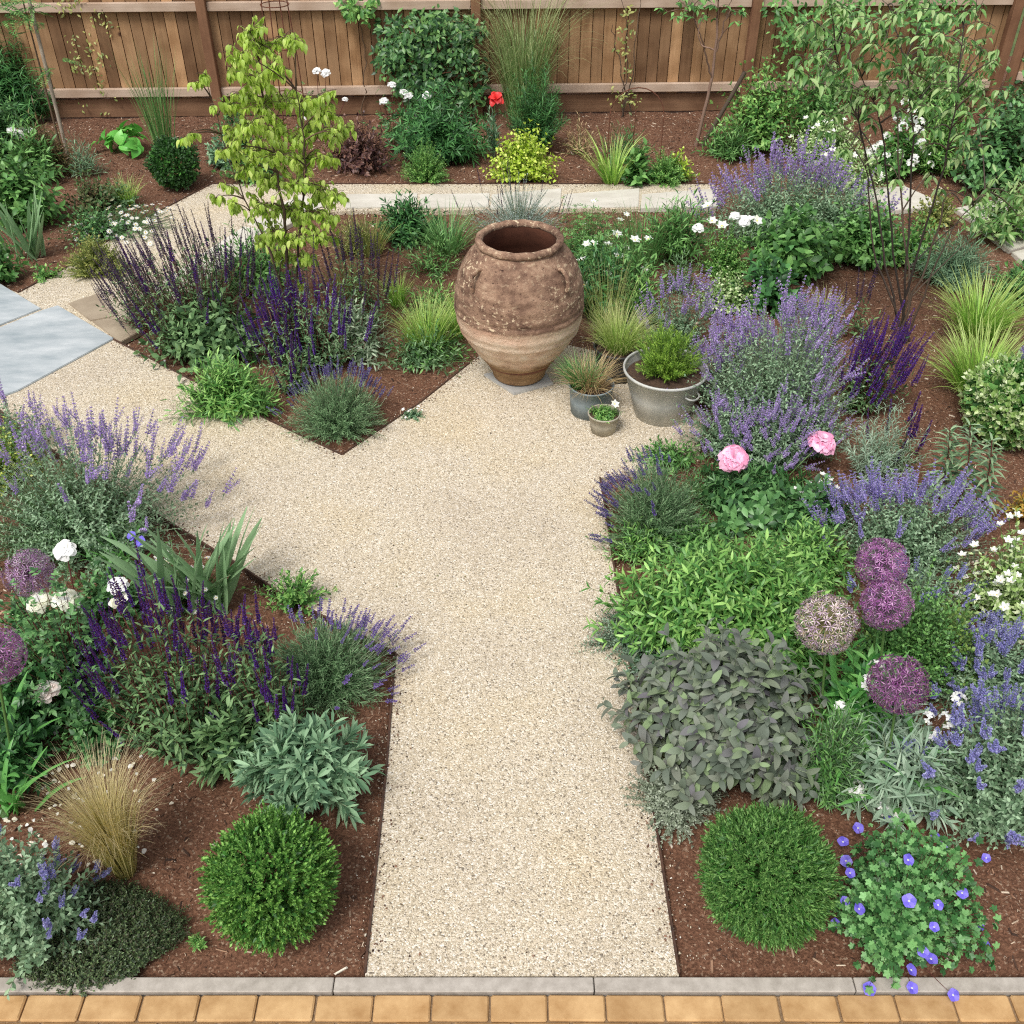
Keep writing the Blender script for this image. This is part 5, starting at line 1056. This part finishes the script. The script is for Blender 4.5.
# ================================================================== trees
def tree(name, base, stems, clumps, label, cat, lt, L, fm, sm, nleaf, cr, rad=(.016, .004), down=.9, twigs=True, dyr=.25):
    """stems given as points with their own depth, clumps (px, py, size) get a depth of their own round the trunk"""
    rt = root(name, base, label, cat); o = np.array(base); ends = []
    mb = MB()
    for st, r in stems:
        q = np.array(st)-o; k = np.linspace(0, 1, len(q)); kk = np.linspace(0, 1, 18); qq = np.stack([np.interp(kk, k, q[:, i]) for i in range(3)], -1)
        for _ in range(4): qq[1:-1] = (qq[:-2]+2*qq[1:-1]+qq[2:])/4
        qq[1:-1] += rng.normal(size=(16, 3))*.006; tubes(mb, qq[None], np.linspace(r, r*.3, 18)[None], 7); ends.append(qq)
    allp = np.concatenate(ends); cl = []
    for px, py, s in clumps:
        c = P(px, py, o[1]+rng.normal()*dyr)-o; cl.append((c, s))
        j = np.argmin(np.linalg.norm(allp-c-[0, 0, -.1], axis=1)); a = allp[j]; m = (a+c)/2+[0, 0, .05]
        tubes(mb, bez(a[None], m[None], c[None], 6), np.linspace(.006, .002, 6)[None], 4)
    mb.build('trunk', sm, rt)
    mb = MB()
    for c, s in cl:
        n = max(4, int(nleaf*s)); 
        # small twigs leave the clump's heart, leaves hang from them in pairs
        tw = max(2, n//6); e = c+unit(randdir(tw)*[1, 1, .6])*(cr*s**.5*rnd(.4, 1.1, tw))[:, None]; tubes(mb, bez(np.repeat(c[None], tw, 0), (c+e)/2+[0, 0, .03], e, 4), .0018, 3, 1)
        f = rng.random(n)**.7; ti = rng.integers(0, tw, n); p = c+(e[ti]-c)*f[:, None]
        dd = unit(randdir(n)*[1, 1, .35]+[0, 0, -down]); mb.inst(lt, p, frames(dd, unit(np.stack([dd[:, 0], dd[:, 1]-.25, .8+0*f], -1))), L*rnd(.65, 1.2, n))
    mb.build('crown', [fm, sm], rt); return rt
b = G(290, 322, SOIL); Y0 = b[1]
st = [([b, P(287, 230, Y0), P(270, 130, Y0+.05), P(250, 25, Y0+.1)], .014), ([b+[.03, 0, 0], P(298, 250, Y0-.05), P(308, 160, Y0-.05), P(296, 90, Y0)], .011), ([b, P(275, 260, Y0), P(235, 180, Y0+.1), P(206, 80, Y0+.15)], .008)]
cl = [(250, 32, .8), (262, 45, .9), (242, 55, .7), (284, 38, .5), (296, 42, .4), (235, 72, .5), (256, 78, 1), (272, 66, .8), (244, 95, .8), (230, 105, .5), (264, 105, 1.1), (285, 100, .8), (318, 98, .7), (325, 112, .6), (305, 108, .7), (250, 125, 1), (236, 130, .6), (275, 130, 1), (300, 135, 1), (322, 130, .7), (338, 132, .5), (346, 128, .4), (258, 152, 1), (282, 155, 1.2), (304, 160, 1.1), (328, 158, .6), (246, 170, .8), (270, 180, 1.2), (296, 184, 1.2), (318, 190, 1), (336, 195, .5), (262, 205, 1), (286, 210, 1.2), (310, 212, 1), (328, 215, .7), (274, 232, 1), (298, 236, 1), (318, 236, .7), (284, 254, .8), (304, 258, .6), (332, 236, .3), (236, 205, .4), (226, 185, .3), (216, 198, .2), (206, 75, .2), (196, 82, .15), (210, 106, .15), (190, 133, .15), (184, 138, .1), (218, 150, .2), (230, 148, .5), (302, 284, .3), (264, 240, .4)]
tree('young_tree', b, st, cl, 'young tree with drooping lime green leaves in the left middle bed', 'tree', L_droop, .058, F_tree, S_brown, 150, .14, down=.75, dyr=.16)
b = G(904, 338, SOIL); Y0 = b[1]
def s_(pts, r): return ([b+[rng.normal()*.03, rng.normal()*.03, 0]]+[P(x, y, Y0+d) for x, y, d in pts], r)
st = [s_([(888, 280, 0), (875, 190, .05), (855, 110, .1), (835, 50, .1)], .009), s_([(893, 270, 0), (888, 180, -.05), (884, 130, 0), (870, 90, 0), (850, 60, .1)], .008), s_([(905, 270, 0), (912, 200, .05), (914, 100, .1), (900, 40, .1), (888, 5, .1)], .009), s_([(908, 280, -.05), (935, 200, -.1), (948, 150, -.1), (960, 70, -.1), (965, 10, 0)], .009), s_([(915, 290, -.05), (940, 230, -.1), (948, 180, -.15), (965, 215, -.1), (985, 190, 0)], .009), s_([(912, 285, .05), (900, 200, .1), (896, 120, .1), (905, 60, .15)], .009), s_([(925, 290, -.1), (955, 220, -.15), (985, 195, -.2)], .008), s_([(870, 250, 0), (868, 170, .1), (858, 120, 0)], .008)]
cl = []
for x, y, s in [(812, 20, .9), (830, 8, 1), (850, 12, 1), (872, 20, 1), (895, 14, 1), (930, 8, .7), (955, 15, .8), (975, 22, .9), (820, 42, 1), (842, 38, 1.1), (866, 44, 1), (888, 40, .8), (940, 38, .8), (965, 45, 1), (982, 50, .7), (806, 60, .8), (828, 66, 1), (852, 66, 1), (876, 62, .7), (900, 66, .9), (925, 58, .9), (948, 66, 1), (970, 74, .9), (816, 84, .8), (838, 92, 1), (858, 88, 1), (882, 82, .8), (908, 88, 1), (930, 84, 1), (952, 92, 1), (975, 96, .7), (850, 108, .8), (866, 104, .7), (890, 104, .6), (920, 106, .8), (945, 112, .8), (968, 115, .6), (842, 114, .6), (935, 128, .6), (958, 135, .5), (985, 90, .5), (996, 60, .4), (978, 120, .4), (878, 125, .4), (925, 145, .5), (985, 195, .6), (1000, 205, .6), (975, 210, .5), (1012, 196, .6), (990, 222, .5), (1018, 216, .5), (968, 196, .3), (850, 150, .3), (878, 165, .3), (903, 150, .35), (930, 172, .3), (956, 160, .35), (838, 134, .4), (975, 150, .3), (818, 112, .4), (898, 178, .2), (945, 190, .25)]: cl.append((x, y, s))
tree('multi_stem_shrub', b, st, cl, 'tall open shrub with many thin dark stems and hanging pointed leaves', 'shrub', leaf(.36, 4, 'ovate', .35, .4), .068, F_shr, S_dark, 36, .2, down=.4, dyr=.3)
b = G(696, 146, SOIL); Y0 = b[1]
st = [([b, P(708, 95, Y0), P(716, 50, Y0), P(718, 10, Y0), P(722, -20, Y0)], .02), ([P(712, 80, Y0), P(702, 40, Y0), P(690, 8, Y0)], .01), ([P(716, 52, Y0), P(726, 20, Y0), P(732, -5, Y0)], .01), ([P(716, 50, Y0), P(700, 45, Y0), P(695, 18, Y0)], .009)]
cl = [(668, 12, .9), (680, 16, 1), (692, 8, 1), (705, 14, 1), (718, 8, 1), (732, 10, .9), (742, 12, .6), (700, 0, 1), (722, -6, 1), (738, 22, .4), (678, 2, .8)]
tree('fruit_tree', b, st, cl, 'slim fruit tree with pale forked branches in front of the fence', 'tree', L_ovate2, .07, F_mid, leafmat('#5c4638', '#82685a', trans=0, rough=.9), 14, .14, down=.3, dyr=.1)
b = G(735, 150, SOIL); rt = root('wooden_stake', b+[-.1, .12, 0], 'short dark stake slanting against the slim fruit tree', 'stake'); mb = MB(); rod(mb, [(-.22, 0, 0), (0, -.05, .5), (.1, -.08, .75)], .022, 8); mb.build('pole', S_dark, rt)
# ================================================================== further plants that close the beds
def mix_perennial(box, label, n, lt, L, fm, name='leafy_perennial', cat='perennial', **k): return mound(name, box, label, cat, n, lt, L, fm, **k)
# left front bed
mix_perennial((-30, 465, 150, 590), 'grey green lavender foliage between the sprawling catmint and the mauve allium', 260, L_lin, .05, F_lav, 'lavender_foliage', 'lavender', nodes=10, whorl=3, ang=(55, 30))
mix_perennial((-30, 640, 60, 760), 'dark green leaves under the big cut off allium', 60, L_ovate, .07, F_dark)
mix_perennial((60, 560, 150, 640), 'dark green leafy stems between the ivory roses and the daisies', 60, L_ovate2, .055, F_rose)
mix_perennial((80, 680, 122, 730), 'yellow tinged young rose shoot beside the blush bloom', 14, L_ovate2, .05, leafmat('#8fa04a', '#b3b45e', '#c08a4a'), 'rose_shoot', 'rose')
mix_perennial((258, 570, 330, 625), 'low light green leaves behind the lavender at the path corner', 40, L_ovate2, .04, F_bright)
# right front bed
catmint((738, 405, 815, 480), 'violet catmint stems just behind the two pink blooms', 140, 70, CATV, ar=.7, up=.5, s=(.7, 1.))
catmint((690, 318, 775, 420), 'dense violet catmint leaning against the back of the galvanised tub', 160, 90, CATV, ar=.8, up=.6, s=(.8, 1.2))
catmint((770, 300, 850, 400), 'violet catmint running into the bright violet salvia', 150, 90, CATV, ar=.8, up=.6, s=(.8, 1.2))
mix_perennial((690, 472, 790, 520), 'dark green divided leaves around the first pink bloom', 46, L_trif, .1, F_rose)
mix_perennial((780, 480, 850, 545), 'dark leaves between the second pink bloom and the fresh green perennial', 40, L_ovate, .07, F_rose)
mix_perennial((620, 470, 720, 540), 'slim grey green stems leaning out of the dusky lavender', 70, L_lance2, .05, F_lav)
mix_perennial((845, 610, 930, 690), 'fresh green small leaved mound right of the allium pair', 120, L_ovate2, .03, leafmat('#4f7d45', '#6c9a5a', '#8fae5e'), nodes=9)
mix_perennial((900, 600, 985, 700), 'yellow green fine leaved bush beside the large catmint', 120, L_tinyw, .03, leafmat('#5f8a45', '#86a050', '#74904c'), 'small_leaf_bush', 'shrub', nodes=10)
mix_perennial((795, 705, 865, 815), 'wiry dark green stems between the sage and the silvery rosettes', 110, L_lance2, .06, F_mid)
mix_perennial((830, 660, 905, 740), 'broad strap like leaves in front of the fading allium', 40, L_lance, .12, F_irisd)
catmint((850, 560, 990, 660), 'loose catmint threads between the allium pair and the starry white shrub', 120, 40, CATB, ar=.7, up=.6, s=(.7, 1.0))
catmint((760, 395, 850, 470), 'catmint stems reaching behind the second pink bloom', 120, 50, CATV, ar=.7, up=.5, s=(.7, 1.))
catmint((640, 280, 720, 360), 'catmint with tall lavender spikes beside the black plastic pot', 90, 44, CATV, ar=.7, up=.8, s=(.8, 1.2))
mix_perennial((735, 590, 850, 700), 'fresh green leaves between the purple sage and the fading allium', 120, L_lance2, .065, F_bright)
mix_perennial((605, 520, 680, 575), 'short fresh green shoots at the foot of the dusky lavender', 80, L_lance2, .055, F_bright)
mix_perennial((690, 515, 850, 560), 'mixed green leaves between the first pink bloom and the fresh green perennial', 120, L_lance2, .06, F_mid)
daisies('white_daisy', (150, 560, 235, 622), 'tiny pale daisies at the foot of the sword leaved iris', 70, L_lin, .03, F_mid, 36, DAI, .014, group='white daisies')
mix_perennial((60, 690, 130, 770), 'mid green leafy stems between the blush bloom and the blonde grass', 60, L_ovate2, .055, F_rose)
mix_perennial((-30, 720, 45, 800), 'dark narrow leaves under the arching straps', 50, L_lance, .08, F_dark)
mix_perennial((195, 705, 262, 790), 'large mid green salvia leaves beside the silver mound', 50, L_lance, .085, F_sal)
catmint((-40, 395, 60, 470), 'slim catmint spikes crossing the golden shrub at the frame side', 60, 24, CATV, ar=.7, up=.8)
mix_perennial((640, 520, 740, 575), 'leafy green shoots along the back of the fresh green perennial', 110, L_lance, .06, F_mid)
mix_perennial((760, 525, 860, 600), 'tall fresh leaves between the white flower heads and the allium pair', 120, L_lance, .065, F_bright)
mix_perennial((850, 700, 930, 770), 'grey green leaves under the darkest purple globe', 80, L_lance, .07, F_silw)
mix_perennial((622, 640, 680, 690), 'small dark green leaves between the thyme and the purple sage', 60, L_ovate2, .03, F_thyg)
mix_perennial((0, 590, 60, 660), 'grey green leafy stems between the two left alliums', 60, L_ovate2, .05, F_rose)
# middle left bed
mix_perennial((205, 232, 300, 305), 'mid green leafy bush under the lime leaved tree', 130, L_lance, .075, F_mid)
mix_perennial((150, 300, 268, 378), 'dark green broad leaved salvia foliage beside the brown slabs', 130, L_ovate, .085, F_sal, nodes=5)
salvia((150, 240, 265, 330), 'salvia with blackish spikes rising against the pale side path', 90, 60, SALD, s=(1.0, 1.4), lean=(-.2, .1))
salvia((122, 268, 180, 340), 'salvia with dusky violet spikes closest to the brown slabs', 60, 40, SALD, s=(.9, 1.2), lean=(-.3, .1))
salvia((320, 245, 392, 345), 'salvia with thin black spikes behind the silvery sage leaves', 60, 36, SALD, s=(1.0, 1.4))
salvia((268, 350, 318, 400), 'small salvia by the pointed bed corner', 24, 12, SAL)
mix_perennial((330, 215, 380, 262), 'olive green bush between the lime leaved tree and the pale back slabs', 70, L_lin, .07, F_olive)
mix_perennial((395, 325, 470, 372), 'narrow green leaves at the foot of the clay jar on the left', 50, L_lance, .065, F_mid)
grass(462, 335, 'green grass touching the left side of the clay jar', 200, .36, .006, F_gr, .08)
# middle right bed
cosmos((545, 205, 630, 275), 'leafy stems with white flowers just behind the jar rim', 70, 10, fr=.035)
mix_perennial((560, 245, 640, 335), 'dark green leafy stems along the right side of the clay jar', 90, L_lance, .085, F_dark, dome=.1)
mix_perennial((640, 200, 712, 275), 'tall narrow leaved green clump at the back path left of the lilac catmint', 100, L_lance2, .1, F_mid, dome=.1)
mix_perennial((610, 275, 668, 345), 'fresh green shoots behind the black plastic pot', 60, L_lance2, .08, F_bright)
mix_perennial((655, 250, 705, 300), 'thin leafed grey green clump beside the lime green bush', 50, L_lin, .07, F_lav)
mix_perennial((790, 190, 900, 262), 'grey green catmint leaves below the lilac flowers', 160, L_ovate2, .05, F_cat, nodes=8)
mix_perennial((735, 255, 800, 320), 'low broad dark leaves behind the catmint mound', 36, L_ovate, .11, F_dark)
mix_perennial((880, 215, 950, 275), 'fresh green rough leaved plant among the thin dark stems', 80, L_ovate2, .06, F_bright)
salvia((835, 300, 880, 345), 'thin dark stalk cluster rising from the lilac catmint edge', 10, 8, SALD, s=(1.0, 1.5))
mix_perennial((395, 225, 470, 285), 'thin olive green stems in the mulch behind the fresh grass tuft', 40, L_lance2, .07, F_mid)
grass(350, 300, 'thin olive grass between the two dark salvias', 140, .4, .005, F_olive, .08)
mix_perennial((400, 280, 470, 330), 'fresh green narrow leaved clump against the clay jar', 60, L_lance2, .07, F_bright)
# back border
mix_perennial((0, 120, 62, 190), 'mixed green leafy plants under the white rose cluster', 80, L_lance, .1, F_mid)
mix_perennial((60, 205, 130, 250), 'low dark leaves under the spreading white daisies', 70, L_ovate2, .05, F_rose)
mix_perennial((86, 182, 140, 215), 'grey green leafy mound below the short fine grass', 60, L_ovate2, .05, F_lav)
mix_perennial((-30, 235, 20, 290), 'dark green low leaves in the corner by the upper blue slab', 40, L_ovate, .08, F_mid)
mix_perennial((30, 262, 60, 286), 'tiny light green rosette near the iris and the dark edging', 12, L_ovate2, .05, F_bright)
mix_perennial((225, 150, 285, 190), 'mixed green leaves in front of the fence behind the lime leaved tree', 60, L_ovate2, .06, F_mid)
mix_perennial((560, 120, 600, 160), 'dry stalks and thin leaves beside the feathery spurge', 20, L_lin, .09, F_dry)
mix_perennial((600, 125, 650, 168), 'blue green narrow leaved clump behind the fresh strap grass', 50, L_lin, .1, F_dark)
mix_perennial((664, 150, 694, 186), 'yellow green round leaves beside the fine mossy mound', 24, L_ovate2, .06, F_lime)
mix_perennial((700, 120, 742, 160), 'low green plants at the foot of the slim fruit tree', 30, L_lance, .09, F_mid)
mix_perennial((775, 60, 860, 150), 'tall mid green shrub behind the white edged shrub', 90, L_ovate2, .08, F_mid, 'green_shrub', 'shrub', dome=.2, nodes=7)
mix_perennial((900, 40, 985, 140), 'tall light green shrub against the turning fence', 90, L_ovate2, .085, F_shr, 'green_shrub', 'shrub', dome=.2, nodes=7)
mix_perennial((990, 60, 1070, 150), 'dark shrub at the far right by the reddish fence bay', 80, L_ovate, .1, F_rose, 'green_shrub', 'shrub')
mix_perennial((820, 150, 890, 200), 'pale leaved low shrub between the white edged shrub and the lilac catmint', 90, L_ovate2, .05, F_var, 'pale_shrub', 'shrub')
mix_perennial((985, 262, 1050, 315), 'mixed low green plants beside the pale slab at the right', 50, L_lance, .08, F_mid)
